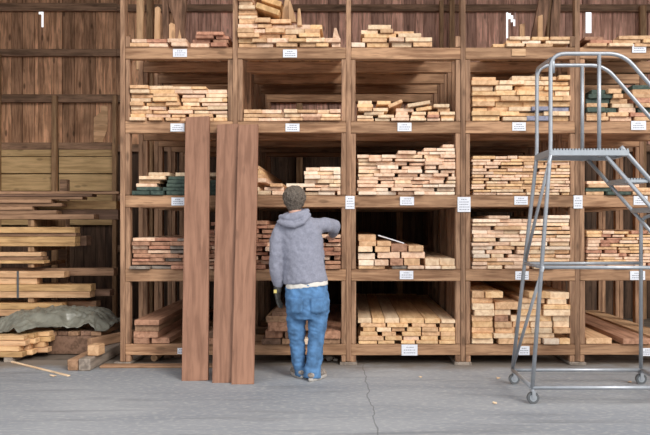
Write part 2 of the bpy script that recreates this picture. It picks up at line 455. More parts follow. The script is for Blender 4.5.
def hand(bay, row, rows, dst, depth=2.5, seed=1, stag=0.04):
    """explicit layers read off the photo: each layer (y_bottom, y_top, [(x0, x1, colour[, tilt])...])"""
    rnd = random.Random(seed)
    for lay, (yb, yt, items) in enumerate(rows, 1):
        for pos, it in enumerate(items, 1):
            tl = it[3] if len(it) > 3 else rnd.uniform(-.004, .004)
            f = rnd.uniform(-stag, stag * .5)
            b, t_ = (it[4], it[5]) if len(it) > 5 else (yb, yt)
            rec(dst, X(it[0]) + .001, X(it[1]) - .001, Z(b) + .001, Z(t_) - .001, f, f + depth, it[2], lay, pos, bay, row, tilt=tl)

C_PALE = ['cream', 'cream', 'pink', 'tan', 'white']
C_PINK = ['pink', 'pink', 'cream', 'pink', 'white']
C_TAN = ['tan', 'cream', 'honey', 'tan', 'pink']
C_HON = ['honey', 'honey', 'tan', 'cream', 'honey']
C_RED = ['red', 'brown', 'pink', 'brown']
# --- top shelf
hand(0, 0, [(47, 43, [(130, 149, 'tan'), (149, 168, 'pink'), (172, 188, 'pink'), (190, 209, 'pink'), (211, 227, 'red')]),
            (43, 39.2, [(132, 147, 'pink'), (147, 167, 'red'), (168, 187, 'pink'), (192, 210, 'red'), (213, 228, 'brown')]),
            (39.2, 36, [(196, 214, 'red'), (216, 229, 'red')]), (36, 32.5, [(197, 224, 'red')])], BOARDS, 1.6, 3)
stack(1, 0, 237, 341, [(237, -14), (256, -12), (262, 17), (280, 19), (292, 23), (306, 25), (318, 25), (322, 36), (330, 38), (341, 39)], 4.6, (11, 22), C_TAN, 21, gap=.22, depth=1.8)
hand(2, 0, [(47, 42.2, [(351, 365, 'white'), (367, 389, 'honey'), (392, 412, 'cream'), (413, 432, 'tan')]),
            (42.2, 38, [(362, 387, 'tan'), (389, 404, 'pink'), (405, 432, 'cream')]),
            (38, 33.8, [(364, 396, 'honey'), (398, 421, 'cream')]),
            (33.8, 29.5, [(361, 378, 'cream'), (380, 393, 'tan'), (394, 414, 'tan', 0.0, 33.8, 31)]),
            (29.5, 24.8, [(368, 391, 'cream')])], BOARDS, 1.7, 5)
hand(3, 0, [(47, 43.6, [(493, 505, 'honey'), (506, 524, 'cream'), (526, 553, 'tan')]),
            (43.6, 40.2, [(506, 521, 'tan'), (522, 541, 'white'), (546, 570, 'cream')]),
            (40.2, 36.6, [(509, 530, 'cream'), (532, 549, 'honey'), (550, 570, 'tan')])], BOARDS, 1.7, 6)
hand(4, 0, [(47, 43.6, [(586, 606, 'tan'), (608, 632, 'cream'), (634, 655, 'tan')]),
            (43.6, 40, [(590, 612, 'red'), (612, 640, 'tan'), (642, 668, 'honey')]),
            (40, 36.2, [(585, 604, 'brown'), (618, 650, 'tan')])], BOARDS, 1.7, 7)
# --- second shelf
stack(0, 1, 128, 229, [(128, 84.5), (144, 86), (160, 87), (185, 87), (200, 87), (206, 89), (229, 90)], 4.05, (13, 25), C_TAN, 31, gap=.38)
stack(1, 1, 243, 341, [(243, 108), (262, 109), (280, 111), (300, 109), (318, 111), (330, 109), (341, 110)], 4.2, (12, 22), ['tan', 'pink', 'tan', 'brown', 'cream'], 32, gap=.1)
hand(2, 1, [(121, 118.2, [(357, 374, 'tan'), (375, 390, 'cream'), (391, 409, 'pink'), (410, 426, 'cream'), (427, 440, 'pink'), (441, 454, 'cream')]),
            (118.2, 115, [(357, 373, 'cream'), (378, 394, 'cream'), (395, 409, 'pink'), (411, 425, 'cream'), (427, 439, 'red'), (441, 455, 'honey')]),
            (115, 111.6, [(364, 384, 'cream'), (396, 408, 'pink'), (412, 426, 'cream'), (428, 439, 'tan'), (440, 455, 'cream')]),
            (111.6, 108, [(358, 372, 'tan'), (373, 388, 'cream'), (396, 414, 'pink'), (416, 432, 'honey', .14), (438, 450, 'tan')]),
            (108, 104.4, [(357, 373, 'honey'), (388, 403, 'tan', .40), (407, 430, 'cream', .16), (433, 449, 'cream')]),
            (104.4, 100.6, [(358, 372, 'cream'), (377, 391, 'honey')])], BOARDS, 2.4, 8)
stack(3, 1, 471, 570, [(471, 73.5), (492, 74), (500, 79), (509, 78.5), (530, 78), (545, 76), (570, 76)], 5.0, (14, 30), C_HON, 33, gap=.25, depth=2.5)
hand(4, 1, [(121, 116.8, [(586, 608, 'tan'), (610, 632, 'pink'), (634, 652, 'tan'), (654, 676, 'tan')]),
            (116.8, 112.6, [(586, 606, 'tan'), (607, 628, 'tan'), (630, 650, 'red'), (652, 680, 'pink')]),
            (112.6, 107.6, [(586, 604, 'green'), (605, 617, 'green'), (619, 636, 'pink'), (638, 655, 'green')]),
            (107.6, 103.4, [(586, 607, 'tan'), (612, 634, 'cream'), (636, 656, 'tan'), (658, 682, 'tan')]),
            (103.4, 98.6, [(586, 610, 'green'), (611, 628, 'tan'), (632, 650, 'red'), (652, 680, 'green')]),
            (98.6, 94.2, [(588, 612, 'green'), (612, 622, 'tan'), (631, 655, 'tan')]),
            (94.2, 89.4, [(592, 606, 'green'), (607, 620, 'tan'), (632, 652, 'tan'), (654, 682, 'green')]),
            (89.4, 84.6, [(633, 658, 'green')])], BOARDS, 2.4, 9)
# --- third shelf
hand(0, 2, [(195, 190.8, [(132, 150, 'green'), (151, 164, 'green'), (166, 184, 'green'), (208, 218, 'green')]),
            (190.8, 187, [(137, 160, 'green'), (162, 185, 'green'), (206, 218, 'green')]),
            (187, 183.4, [(136, 157, 'pink'), (166, 186, 'green'), (206, 217, 'green')]),
            (183.4, 179.8, [(139, 160, 'tan'), (167, 187, 'green'), (206, 217, 'green')]),
            (179.8, 176.2, [(140, 166, 'cream'), (168, 187, 'green')]),
            (176.2, 172.4, [(149, 170, 'cream'), (175, 190, 'cream'), (208, 218, 'cream')])], BOARDS, 2.2, 10)
stack(1, 2, 286, 341, [(286, 188), (297, 182), (299, 169), (341, 169.5)], 4.1, (12, 19), C_PINK, 34, gap=.12)
hand(1, 2, [(195, 190.8, [(244, 257, 'pink'), (257.5, 271, 'cream'), (272, 285, 'pink')]),
            (190.8, 187, [(245, 259, 'cream'), (264, 284, 'pink')]),
            (187, 182.6, [(245, 256, 'cream'), (270, 283, 'tan', 0, 187, 183.5)]),
            (182.6, 178, [(244, 266, 'pink')]), (178, 174, [(244, 263.5, 'tan')]), (174, 169.5, [(244, 261, 'honey')]), (169.5, 165.5, [(244, 259, 'tan')])], BOARDS, 2.5, 11)
stack(2, 2, 357, 455, [(357, 155), (374, 154), (376, 158), (380, 155), (392, 155), (396, 152.5), (414, 152.5), (417, 150), (428, 149), (438, 147), (444, 145), (455, 144.5)], 3.75, (10, 21), C_PINK, 35, gap=.34, gapw=(2, 4))
stack(3, 2, 471.5, 570, [(471, 156), (500, 154.5), (530, 155), (540, 158), (570, 158)], 3.05, (9, 24), ['tan', 'pink', 'cream', 'pink', 'honey'], 36, gap=.32, gapw=(1.5, 3.5), stag=.02)
hand(4, 2, [(195, 191.6, [(586, 604, 'tan'), (606, 630, 'green'), (632, 650, 'tan')]),
            (191.6, 187.6, [(586, 612, 'green'), (613, 634, 'brown'), (636, 670, 'tan')]),
            (187.6, 184, [(588, 611, 'tan'), (614, 640, 'pink')]),
            (184, 181, [(587, 610, 'pink')])], BOARDS, 2.3, 12)
# --- fourth shelf
stack(0, 3, 131, 228, [(131, 240), (165, 238), (180, 236), (204, 240), (208, 223), (216, 221), (228, 224)], 3.9, (14, 24), ['brown', 'brown', 'red', 'grey', 'pink'], 37, gap=.10, depth=2.4)
stack(1, 3, 244, 341, [(244, 219), (262, 223), (285, 228), (310, 232), (321, 234), (341, 236)], 4.4, (13, 24), C_RED, 38, gap=.25, gapw=(2, 6))
hand(2, 3, [(269, 265.6, [(358.5, 385, 'tan'), (392, 407, 'grey'), (407.5, 424, 'pink'), (425, 440.5, 'white'), (441, 456, 'cream')]),
            (265.6, 258.4, [(358.5, 374, 'white', 0, 265.6, 260), (374.5, 388.5, 'pink', 0, 265.6, 259.6), (390, 403, 'brown'), (404, 420, 'tan'), (425, 439, 'cream'), (439.5, 456, 'cream')]),
            (258.4, 252, [(358, 375, 'white', 0, 259.6, 253.4), (377.5, 400, 'pink'), (401.5, 425, 'pink')]),
            (252, 246.2, [(358, 372.5, 'cream'), (375, 390, 'tan'), (391, 407, 'brown', 0, 251.9, 244), (408.5, 423.5, 'tan', 0, 251.9, 245.5)]),
            (246.2, 241.2, [(359, 376, 'tan'), (377, 391, 'tan')]),
            (241.2, 234.6, [(358.3, 376, 'tan')])], PLANKS, 2.5, 13)
stack(3, 3, 471.5, 570, [(471, 220.5), (483, 217), (504, 217), (506, 219.5), (518, 219.5), (530, 219), (546, 217), (568, 217)], 4.0, (12, 28), C_PALE + ['pink', 'pink'], 39, gap=.2, gapw=(2, 5), stag=.03)
stack(4, 3, 586, 684, [(586, 229.5), (684, 230)], 3.1, (8, 20), ['tan', 'pink', 'red', 'pink', 'honey'], 40, gap=.2, gapw=(1.5, 3), stag=.02)
# --- bottom shelf; first two bays carry interior shade in darker plank colours
hand(0, 4, [(344, 338, [(133.5, 149, 'brown'), (151, 169, 'brown'), (207, 216, 'brown')]),
            (338, 331.5, [(133.5, 158, 'brown'), (208, 217, 'dark')]),
            (331.5, 325, [(134.5, 158.5, 'old')]), (325, 319.5, [(135, 160, 'brown')])], PLANKS, 2.5, 14)
hand(1, 4, [(344, 338.5, [(262, 281, 'dark'), (282, 300, 'old'), (301, 318, 'white'), (319, 340, 'old')]),
            (338.5, 331, [(265, 283, 'brown'), (285, 305, 'dark'), (322, 341, 'brown')]),
            (331, 322, [(268, 292, 'brown'), (294, 316, 'dark')]), (322, 316, [(266, 290, 'old')]), (316, 311.5, [(272, 296, 'dark')])], PLANKS, 2.4, 15)
hand(2, 4, [(344, 340.4, [(358.5, 377, 'honey'), (378, 394.5, 'honey'), (401, 415, 'honey'), (416, 438, 'honey'), (439, 456, 'honey')]),
            (340.4, 336, [(358.5, 383.5, 'tan'), (385, 402, 'honey'), (403.5, 419, 'pink'), (421, 438, 'honey'), (441, 456, 'honey')]),
            (336, 331.6, [(360, 377.5, 'honey'), (382, 396, 'tan'), (402, 421, 'honey'), (422, 440, 'tan'), (440.5, 456, 'tan')]),
            (331.6, 327.2, [(363, 375.5, 'honey'), (376.5, 391, 'cream'), (392, 405, 'tan'), (407, 421, 'honey'), (422, 438, 'tan'), (439, 456, 'honey')]),
            (327.2, 323.2, [(360.5, 385.5, 'tan'), (387, 408, 'honey'), (412, 436, 'tan'), (440, 454, 'tan')]),
            (323.2, 318.2, [(357.8, 371.5, 'cream', 0), (372.2, 384.5, 'honey', 0), (385, 399.5, 'cream', 0), (400, 424, 'honey', 0), (424.5, 440, 'honey', 0), (441, 456.5, 'cream', 0, 323.2, 319.4)])], PLANKS, 2.5, 16, .02)
hand(3, 4, [(344, 338.2, [(472, 493.5, 'cream'), (498, 518, 'tan'), (519, 541, 'tan'), (543, 558.5, 'white'), (559, 572, 'honey')]),
            (338.2, 333.2, [(472, 492, 'honey'), (493.5, 516, 'cream'), (517, 555, 'cream')]),
            (333.2, 327.6, [(472, 494, 'tan'), (495.5, 515, 'tan'), (516, 530, 'honey'), (531, 552, 'cream'), (553.5, 572, 'tan')]),
            (327.6, 321.6, [(472.5, 493, 'honey'), (494.5, 511.5, 'tan'), (513, 530, 'tan'), (531, 553, 'cream'), (554, 572.5, 'cream')]),
            (321.6, 315.6, [(472, 493, 'tan'), (494.5, 508, 'brown'), (511, 537, 'cream'), (539, 552, 'honey'), (553, 571.5, 'cream')]),
            (315.6, 309.6, [(474, 494, 'cream'), (495, 511, 'cream'), (520, 541, 'honey'), (543, 570.5, 'cream', 0, 315.6, 309)]),
            (309.6, 303.2, [(472, 493.5, 'cream'), (495, 519, 'tan', 0, 309.6, 302), (521, 541, 'cream'), (543, 570.8, 'honey', 0, 309, 304.5)]),
            (303.2, 297.8, [(471.8, 493, 'tan'), (521, 544, 'tan', 0, 303.2, 298), (547, 566, 'cream', 0, 304.4, 299)]),
            (297.8, 291.2, [(472, 484.5, 'tan'), (485, 502.5, 'honey', 0, 297.8, 291.4), (528, 549, 'honey', 0, 298, 291.6), (550, 569.5, 'cream', 0, 299, 292.4)])], PLANKS, 2.5, 17)
hand(4, 4, [(344, 338, [(586, 612, 'tan'), (622, 650, 'brown'), (656, 680, 'tan')]), ], PLANKS, 2.3, 18)

CW = {k: v[0] for k, v in PAL.items()}
def board_mesh(b, name, mat, bev=0.0035):
    rnd = random.Random(int(b['x0'] * 9973 + b['z0'] * 7919))
    cx, cz = (b['x0'] + b['x1']) / 2, (b['z0'] + b['z1']) / 2
    hx, hz, L_ = (b['x1'] - b['x0']) / 2, (b['z1'] - b['z0']) / 2, b['y1'] - b['y0']
    bm = bmesh.new()
    box(bm, -hx, hx, 0, L_, -hz, hz, bev=min(bev, hz * .3), jit=0.0022, rnd=rnd)
    return bm, (cx, b['y0'], cz)
FIX_TILT = {}
def place(b, name, group, label, cat):
    bm, loc = board_mesh(b, name, None)
    o = link(name, bm, M[b['c'] + 'Y']); o.location = loc
    if abs(b['tilt']) > .02:                                    # boards resting askew on a neighbour: lift so the low corner clears
        o.rotation_euler = (0, -b['tilt'], 0); o.location.z += (b['x1'] - b['x0']) / 2 * math.sin(abs(b['tilt']))
    return tag(o, label, cat, group)
def lab(b, noun):
    return '%s %s, %s layer up, %s from left, %s, %s' % (CW[b['c']], noun, ORD[b['lay']], ORD[b['pos']], ROWN[b['row']], BAYN[b['bay']])
for b in PLANKS:
    place(b, 'wooden_plank', 'thick planks on the %s of the %s' % (ROWN[b['row']], BAYN[b['bay']]), lab(b, 'plank'), 'plank')
def vis(b):
    px0, px1 = b['x0'] * 100 + VX, min(b['x1'] * 100 + VX, 650)
    if px1 <= px0: return 0
    zz = 225 - (b['z1'] - CAM_H) * 100
    if zz < -3: return 0
    # boards hidden by the three leaning planks or by the worker
    def inter(a0, a1): return max(0, min(px1, a1) - max(px0, a0))
    w = px1 - px0
    if zz > 113: w -= inter(184, 209)
    if zz > 122: w -= inter(214, 257)
    if 213 < zz < 285: w -= inter(272, 325)
    return max(0, w) * (b['z1'] - b['z0']) * 100
for b in BOARDS:                                                # bluish grey weathered boards low in the fourth bay
    if (b['bay'], b['row']) == (3, 1):
        pxc = (b['x0'] + b['x1']) * 50 + VX
        if (b['lay'] == 1 and (486 < pxc < 503 or 515 < pxc < 552)) or (b['lay'] == 3 and pxc > 538): b['c'] = 'blue'
for b in BOARDS + PLANKS:                                       # nothing pokes into the leaning planks
    if b['row'] in (1, 2) and b['x1'] * 100 + VX > 183 and b['x0'] * 100 + VX < 260 and b['y0'] < 0: b['y0'] = R.uniform(0, .02)
BOARDS.sort(key=vis, reverse=True)
for b in BOARDS[:300]:
    place(b, 'sawn_board', 'sawn boards on the %s of the %s' % (ROWN[b['row']], BAYN[b['bay']]), lab(b, 'board'), 'board')
names = list(PAL)
bm_all = bmesh.new()
for b in BOARDS[300:]:
    cx, cz = (b['x0'] + b['x1']) / 2, (b['z0'] + b['z1']) / 2
    mt = Matrix.Translation((cx, b['y0'], cz + (b['x1'] - b['x0']) / 2 * math.sin(abs(b['tilt'])) * (abs(b['tilt']) > .02))) @ Matrix.Rotation(-b['tilt'] if abs(b['tilt']) > .02 else 0, 4, 'Y')
    hx, hz = (b['x1'] - b['x0']) / 2, (b['z1'] - b['z0']) / 2
    box(bm_all, -hx, hx, 0, b['y1'] - b['y0'], -hz, hz, bev=.003, mat=mt, mi=names.index(b['c']))
#print('BOARDS', len(BOARDS), 'PLANKS', len(PLANKS))
tag(link('sawn_lumber', bm_all, [M[n + 'Y'] for n in names]), 'remaining smaller sawn board ends filling the stacks on the shelves', 'lumber', kind='stuff')

# ------------------------------------------------------------------ loose upright offcuts on the top shelf
def upright(name, pts, Y, thick, mat, label, cat='board', lean=0.12, group=None):
    """outline pts (photo px at depth Y) extruded by thick; leaned back about its foot"""
    vs = [P(px, py, Y) for px, py in pts]
    cx = sum(v.x for v in vs) / len(vs); z0 = min(v.z for v in vs)
    bm = bmesh.new()
    f = bm.faces.new([bm.verts.new((v.x - cx, 0, v.z - z0)) for v in vs])
    r = bmesh.ops.extrude_face_region(bm, geom=[f])
    bmesh.ops.translate(bm, verts=[g for g in r['geom'] if isinstance(g, bmesh.types.BMVert)], vec=(0, thick, 0))
    bmesh.ops.recalc_face_normals(bm, faces=bm.faces)
    bmesh.ops.bevel(bm, geom=list(bm.edges), offset=.004, segments=1, affect='EDGES')
    o = link(name, bm, M[mat]); o.location = (cx, Y, z0); o.rotation_euler = (-lean, 0, 0)
    return tag(o, label, cat, group)
G = 'upright offcuts on the top shelf'
upright('offcut_board', [(154, 47.8), (154, 7), (157, 5.5), (159.5, 7), (159.5, 47.8)], .35, .03, 'slab_z', 'tall pale upright offcut standing in the first bay, rounded at its tip', lean=.05, group=G)
upright('offcut_board', [(169, 47.8), (168.5, 24), (171, 22), (174.5, 24), (174.5, 47.8)], .35, .03, 'slab_z', 'short pale upright offcut beside the bark slab in the first bay', lean=.05, group=G)
upright('offcut_board', [(176, 47.2), (179, 29), (183, 47.2)], .30, .03, 'slab_z', 'small pointed pale offcut at the foot of the bark slab, first bay', lean=.05, group=G)
upright('offcut_board', [(136, 69.5), (136, -30), (143, -30), (143, 69.5)], 1.24, .05, 'slab_z', 'tall square pale post standing farthest left above the top shelf', 'board', .02, group=G)
upright('bark_slab', [(176, 69.5), (174, 20), (168, 5), (166, -28), (190, -28), (186, 0), (184, 30), (188, 69.5)], 1.24, .05, 'bark_z', 'wide dark bark edged slab leaning behind the first bay top shelf', 'slab', .03)
upright('bark_slab', [(164, 69.5), (160, -28), (167, -28), (170, 69.5)], 1.26, .04, 'bark_z', 'narrow dark slab leaning next to the wide bark slab', 'slab', .03)
upright('wood_wedge', [(281, 22.2), (285, -6), (288, -6), (291.5, 22.2)], .1, .05, 'slab_z', 'tall pale pointed wedge standing on the high pile of the second bay', 'offcut', .12)
upright('wood_wedge', [(289, 22), (288, 0), (290, -1), (297, 22)], .03, .04, 'slab_z', 'pale slanted wedge in front of the tallest pointed one', 'offcut', .1)
upright('wood_wedge', [(297, 25.5), (297.5, 8), (300, 7.5), (302, 25.5)], .0, .04, 'slab_z', 'narrow pale wedge with straight sides, right of the slanted wedge', 'offcut', .08)
upright('wood_wedge', [(332.5, 39), (334, 27.5), (336.5, 27.5), (340, 39)], .05, .04, 'pinkY', 'small pinkish upright wedge alone at the low end of the pile', 'offcut', .08)
upright('bark_slab', [(524, 70), (535, 22), (545, -28), (556, -28), (548, 20), (536, 70)], 1.26, .06, 'bark_z', 'broad dark rough slab leaning above the top shelf of the fourth bay', 'slab', .03)
upright('bark_slab', [(548, 70), (552, 10), (558, -28), (563, -28), (560, 30), (556, 70)], 1.26, .05, 'bark_z', 'narrow dark reddish slab right of the broad slab, fourth bay', 'slab', .03)
upright('offcut_board', [(520, 69.5), (520, 24), (525, 23), (525, 69.5)], 1.20, .03, 'slab_z', 'short pale upright offcut before the broad slab in the fourth bay', lean=.02, group=G)
upright('offcut_board', [(538, 69.5), (538, 16), (543, 14), (543, 69.5)], 1.16, .03, 'slab_z', 'taller pale upright offcut before the broad slab in the fourth bay', lean=.02, group=G)
# olive boards lying askew on the high pile, second bay
for (x0, y0, x1, y1, yy, c, lb) in ((256, 4.6, 279, 12.6, -.02, 'yellow', 'lower olive yellow board sloping down on the high pile, second bay'),
                                (262, -1.8, 281, 4.2, .12, 'yellow', 'upper olive yellow board sloping on the high pile, second bay')):
    a, b = P(x0, y0, yy), P(x1, y1, yy); d = b - a; ang = math.atan2(d.z, d.x)
    bm = bmesh.new(); box(bm, 0, d.length, 0, 1.3, -.028, .028, bev=.004)
    o = link('sawn_board', bm, M[c + 'Y']); o.location = a; o.rotation_euler = (0, -ang, 0)
    tag(o, lb, 'board', 'sloping olive boards')
# white strip lying on the planks in the third bay
a, b = P(378, 235.3, .2), P(404, 243.3, .2)
bm = bmesh.new(); d = b - a; box(bm, 0, d.length, -.012, .012, -.006, .006, bev=.002)
o = link('white_strip', bm, M['paper']); o.location = a; o.rotation_euler = (0, -math.atan2(d.z, d.x), 0)
tag(o, 'thin white strip sloping across the planks on the third bay fourth shelf', 'strip')

# ------------------------------------------------------------------ three big planks leaning on the rack
def leaner(xb0, xb1, yb, xt0, xt1, yt, label, t=.042, ytop=-.012, off=0.0):
    """foot edge on the floor where the photo shows it, head against the rack"""
    d = CAM_H * FPX / (yb - VY); Yb = d - CAM_D                 # front foot edge
    kb = d / FPX; kt = (CAM_D + ytop - t) / FPX
    w = ((xb1 - xb0) * kb + (xt1 - xt0) * kt) / 2
    foot = Vector((((xb0 + xb1) / 2 - VX) * kb, Yb, 0.0)); head = Vector((((xt0 + xt1) / 2 - VX) * kt, ytop - t - off, CAM_H - (yt - VY) * kt))
    ax = head - foot; L_ = ax.length; zt = ax.normalized(); xt = Vector((1, 0, 0)); xt = (xt - zt * xt.dot(zt)).normalized(); yv = zt.cross(xt)
    bm = bmesh.new(); box(bm, -w / 2, w / 2, 0, t, 0, L_, bev=.003)
    o = link('leaning_plank', bm, M['plank_z'])
    m = Matrix((xt, yv, zt)).transposed().to_4x4(); m.translation = foot; o.matrix_world = m
    return tag(o, label, 'plank', 'tall planks leaning on the rack')
leaner(181.5, 208, 381, 185.5, 209.3, 116.5, 'tallest smooth reddish brown plank leaning alone against the first bay')
leaner(211.5, 237, 383, 217.5, 238.2, 124, 'reddish brown plank leaning, overlapped along its edge by its neighbour', off=.0)
leaner(231.5, 253.5, 384.5, 239, 259, 125, 'reddish brown leaning plank nearest the worker, overlapping its neighbour', off=.047)

# ------------------------------------------------------------------ paper tags
def paper_tag(cx, cy, w, h, label, Y=-.004, lines=3, seed=0):
    rnd = random.Random(seed * 31 + 5)
    c = P(cx, cy, Y); W, H = w / 100, h / 100
    t = empty('paper_tag', (c.x, Y, c.z - H / 2)); tag(t, label, 'tag', 'white paper tags on the rack')
    bm = bmesh.new(); box(bm, -W / 2, W / 2, -.003, 0, 0, H, bev=.0008); link('card', bm, M['paper'], t)
    bm = bmesh.new()                                            # rows of tiny print, too small to read in the photo
    n = max(2, lines)
    for i in range(n):
        z = H * (1 - (i + 1) / (n + 1)); x = -W * .36 + (W * .15 if i == 0 else 0)
        while x < W * .34 - (W * .15 if i == 0 else 0):
            ww = rnd.uniform(.006, .018)
            box(bm, x, min(x + ww, W * .4), -.0036, -.0031, z - .004, z + .004)
            x += ww + .005
    link('print', bm, M['ink'], t)
    return t
TG = [(180, 53, 14, 8, 'first bay top shelf'), (290, 53.5, 14, 8, 'second bay top shelf'), (639, 48.5, 14, 8.5, 'fifth bay top shelf'),
      (177.5, 127.5, 14, 8, 'first bay second shelf down'), (292.5, 127.5, 14, 8, 'second bay second shelf down'), (404.5, 127, 14, 8.5, 'third bay second shelf down'),
      (519, 126.5, 13.5, 8.5, 'fourth bay second shelf down'), (638.5, 125.5, 15, 9, 'fifth bay second shelf down'),
      (178, 201.5, 13, 8, 'first bay third shelf down'), (407, 201, 14, 8.5, 'third bay third shelf down'), (521, 200.5, 13.5, 8.5, 'fourth bay third shelf down'), (640.5, 200.5, 14, 9, 'fifth bay third shelf down'),
      (406.5, 275, 13.5, 8.5, 'third bay fourth shelf down'), (522, 275.5, 13.5, 8.5, 'fourth bay fourth shelf down'), (637.5, 275.5, 15, 9, 'fifth bay fourth shelf down'),
      (409.5, 350, 16, 11, 'third bay bottom shelf'), (524, 350.5, 11, 9, 'fourth bay bottom shelf'), (648, 352, 14, 8, 'fifth bay bottom shelf'), (180.5, 351, 6, 6, 'first bay bottom shelf')]
for i, (cx, cy, w, h, where) in enumerate(TG):
    paper_tag(cx, cy, w, h, 'white paper tag fixed to the beam, ' + where, seed=i)
paper_tag(350, 202.5, 9, 13, 'narrow white tag on the post between second and third bays', lines=4, seed=40)
paper_tag(464, 204.5, 13, 15, 'largest white tag on the post between third and fourth bays', lines=5, seed=41)
paper_tag(578, 202, 9, 13, 'narrow white tag on the post between fourth and fifth bays', lines=4, seed=42)
bm = bmesh.new(); c = P(518.5, 52.5, -.004); box(bm, c.x - .07, c.x + .07, -.012, -.0045, c.z - .035, c.z + .035, bev=.002)
tag(link('bare_wood_patch', bm, M['tanX'], loc=c), 'small tan wooden patch on the fourth bay top beam', 'patch')

# ------------------------------------------------------------------ rolling ladder
lad = empty('rolling_ladder', (2.4, -1.18, 0))
tag(lad, 'grey tubular steel rolling warehouse ladder with platform, stairs and guard rails', 'ladder')
YN, YF = -1.51, -0.84           # near and far sides at the base
TN, TF = -1.38, -0.97           # and at the top
def lpart(name, fn, mat='metal', smooth=True):
    bm = bmesh.new(); fn(bm); bmesh.ops.recalc_face_normals(bm, faces=bm.faces)
    cs = [v.co for v in bm.verts]; c = sum(cs, Vector()) / len(cs)
    o = link(name, bm, M[mat], loc=c, smooth=smooth); sub(o, lad)
    return o
TR = 0.0165
SL = 1.14
for side, (yb, yt) in enumerate(((YN, TN), (YF, TF))):
    # leg, post and handrail are one bent tube
    path = arc_pts([(1.43, yb, .125), (1.61, yt, 2.0), (1.61, yt, 2.775), (2.19, yt, 2.775), (2.19 + 1.75 / SL, yt, 2.78 - 1.75), (2.19 + 1.75 / SL + .02, yt, .62)], .12)
    lpart('guard_rail', lambda bm: tube(bm, path, TR, 10))
    lpart('rail_post', lambda bm: tube(bm, [(2.0, yt, 1.95), (2.0, yt, 2.775)], TR * .95))
    lpart('base_rail', lambda bm: tube(bm, [(1.43, yb, .125), (2.56, yb, .125)], TR))
    ym = yb + (yt - yb) * .5
    lpart('middle_rail', lambda bm: tube(bm, [(1.525, ym, 1.065), (2.56, yb, 1.065)], TR * .9))
    pth = arc_pts([(2.56, yb, .125), (2.56, yb, 1.47), (2.72, yt, 1.50)], .08)
    lpart('support_post', lambda bm: tube(bm, pth, TR))
    # side stringers: two parallel bars with the treads between them
    lpart('stringer', lambda bm: tube(bm, [(2.175, yt, 2.03), (2.20, yt, 2.0), (2.20 + 1.97 / SL, yt, .03)], .018, 8))
    lpart('stringer', lambda bm: tube(bm, [(2.05, yt, 1.96), (2.05 + 1.93 / SL, yt, .03)], .016, 8))
lpart('cross_bar', lambda bm: tube(bm, [(1.43, YN, .125), (1.43, YF, .125)], TR))
lpart('cross_bar', lambda bm: tube(bm, [(2.56, YN, .125), (2.56, YF, .125)], TR))
lpart('cross_bar', lambda bm: tube(bm, [(1.525, -1.47, 1.065), (1.525, -.895, 1.065)], TR * .85))
lpart('brace', lambda bm: tube(bm, [(1.60, -1.425, 1.96), (1.525, -.895, 1.065)], TR * .8))
lpart('brace', lambda bm: tube(bm, [(1.525, -1.47, 1.065), (1.43, YF, .14)], TR * .8))
lpart('cross_bar', lambda bm: tube(bm, arc_pts([(1.61, TF, 2.62), (1.61, TF, 2.745), (1.63, TN, 2.745), (1.63, TN, 2.62)], .08), TR * .9))
# platform: channel frame, grating and serrated edge
def plat(bm):
    box(bm, 1.60, 2.235, TN - .02, TN + .005, 1.955, 2.0, bev=.003); box(bm, 1.60, 2.235, TF - .005, TF + .02, 1.955, 2.0, bev=.003)
    box(bm, 1.595, 1.62, TN, TF, 1.955, 2.0, bev=.003); box(bm, 2.21, 2.235, TN, TF, 1.955, 2.0, bev=.003)
lpart('platform_frame', plat, 'metal_flat', False)
def grat(bm):
    for k in range(13):
        y = TN + .02 + k * (TF - TN - .04) / 12; box(bm, 1.62, 2.21, y - .003, y + .003, 1.962, 1.998)
    for k in range(26):
        x = 1.61 + k * .0243; box(bm, x, x + .012, TN - .018, TF + .018, 1.998, 2.012)
lpart('platform_grating', grat, 'metal_flat', False)
for k in range(8):
    z = 1.77 - .235 * k; x = 2.20 + (2.0 - z) / SL
    def tread(bm):
        box(bm, x - .19, x - .005, TN, TF, z - .03, z - .004, bev=.003)
        for j in range(8): box(bm, x - .185 + j * .023, x - .175 + j * .023, TN + .01, TF - .01, z - .004, z + .008)
    if z > .08: lpart('tread', tread, 'metal_flat', False)
# casters
for (cx, cy) in ((1.435, YN), (1.445, YF), (2.56, YN), (2.56, YF)):
    cs = empty('caster', (cx, cy, 0)); sub(cs, lad)
    bm = bmesh.new()
    pts = [(.0, -.014, .047), (.0, .014, .047)]
    tube(bm, pts, .047, 20); o = link('tire', bm, M['rubber'], cs)
    bm = bmesh.new(); tube(bm, [(0, -.0165, .047), (0, .0165, .047)], .028, 16); link('hub', bm, M['metal_flat'], cs)
    bm = bmesh.new()
    box(bm, -.012, .016, -.024, -.019, .04, .10, bev=.001); box(bm, -.012, .016, .019, .024, .04, .10, bev=.001); box(bm, -.02, .024, -.024, .024, .0975, .104, bev=.001)
    tube(bm, [(0, 0, .10), (0, 0, .115)], .012, 8); link('fork', bm, M['metal'], cs)
for yt in (TN, TF):
    lpart('rubber_foot', lambda bm: tube(bm, [(2.20 + 1.965 / SL, yt, .0), (2.20 + 1.965 / SL, yt, .05)], .03, 12), 'rubber')

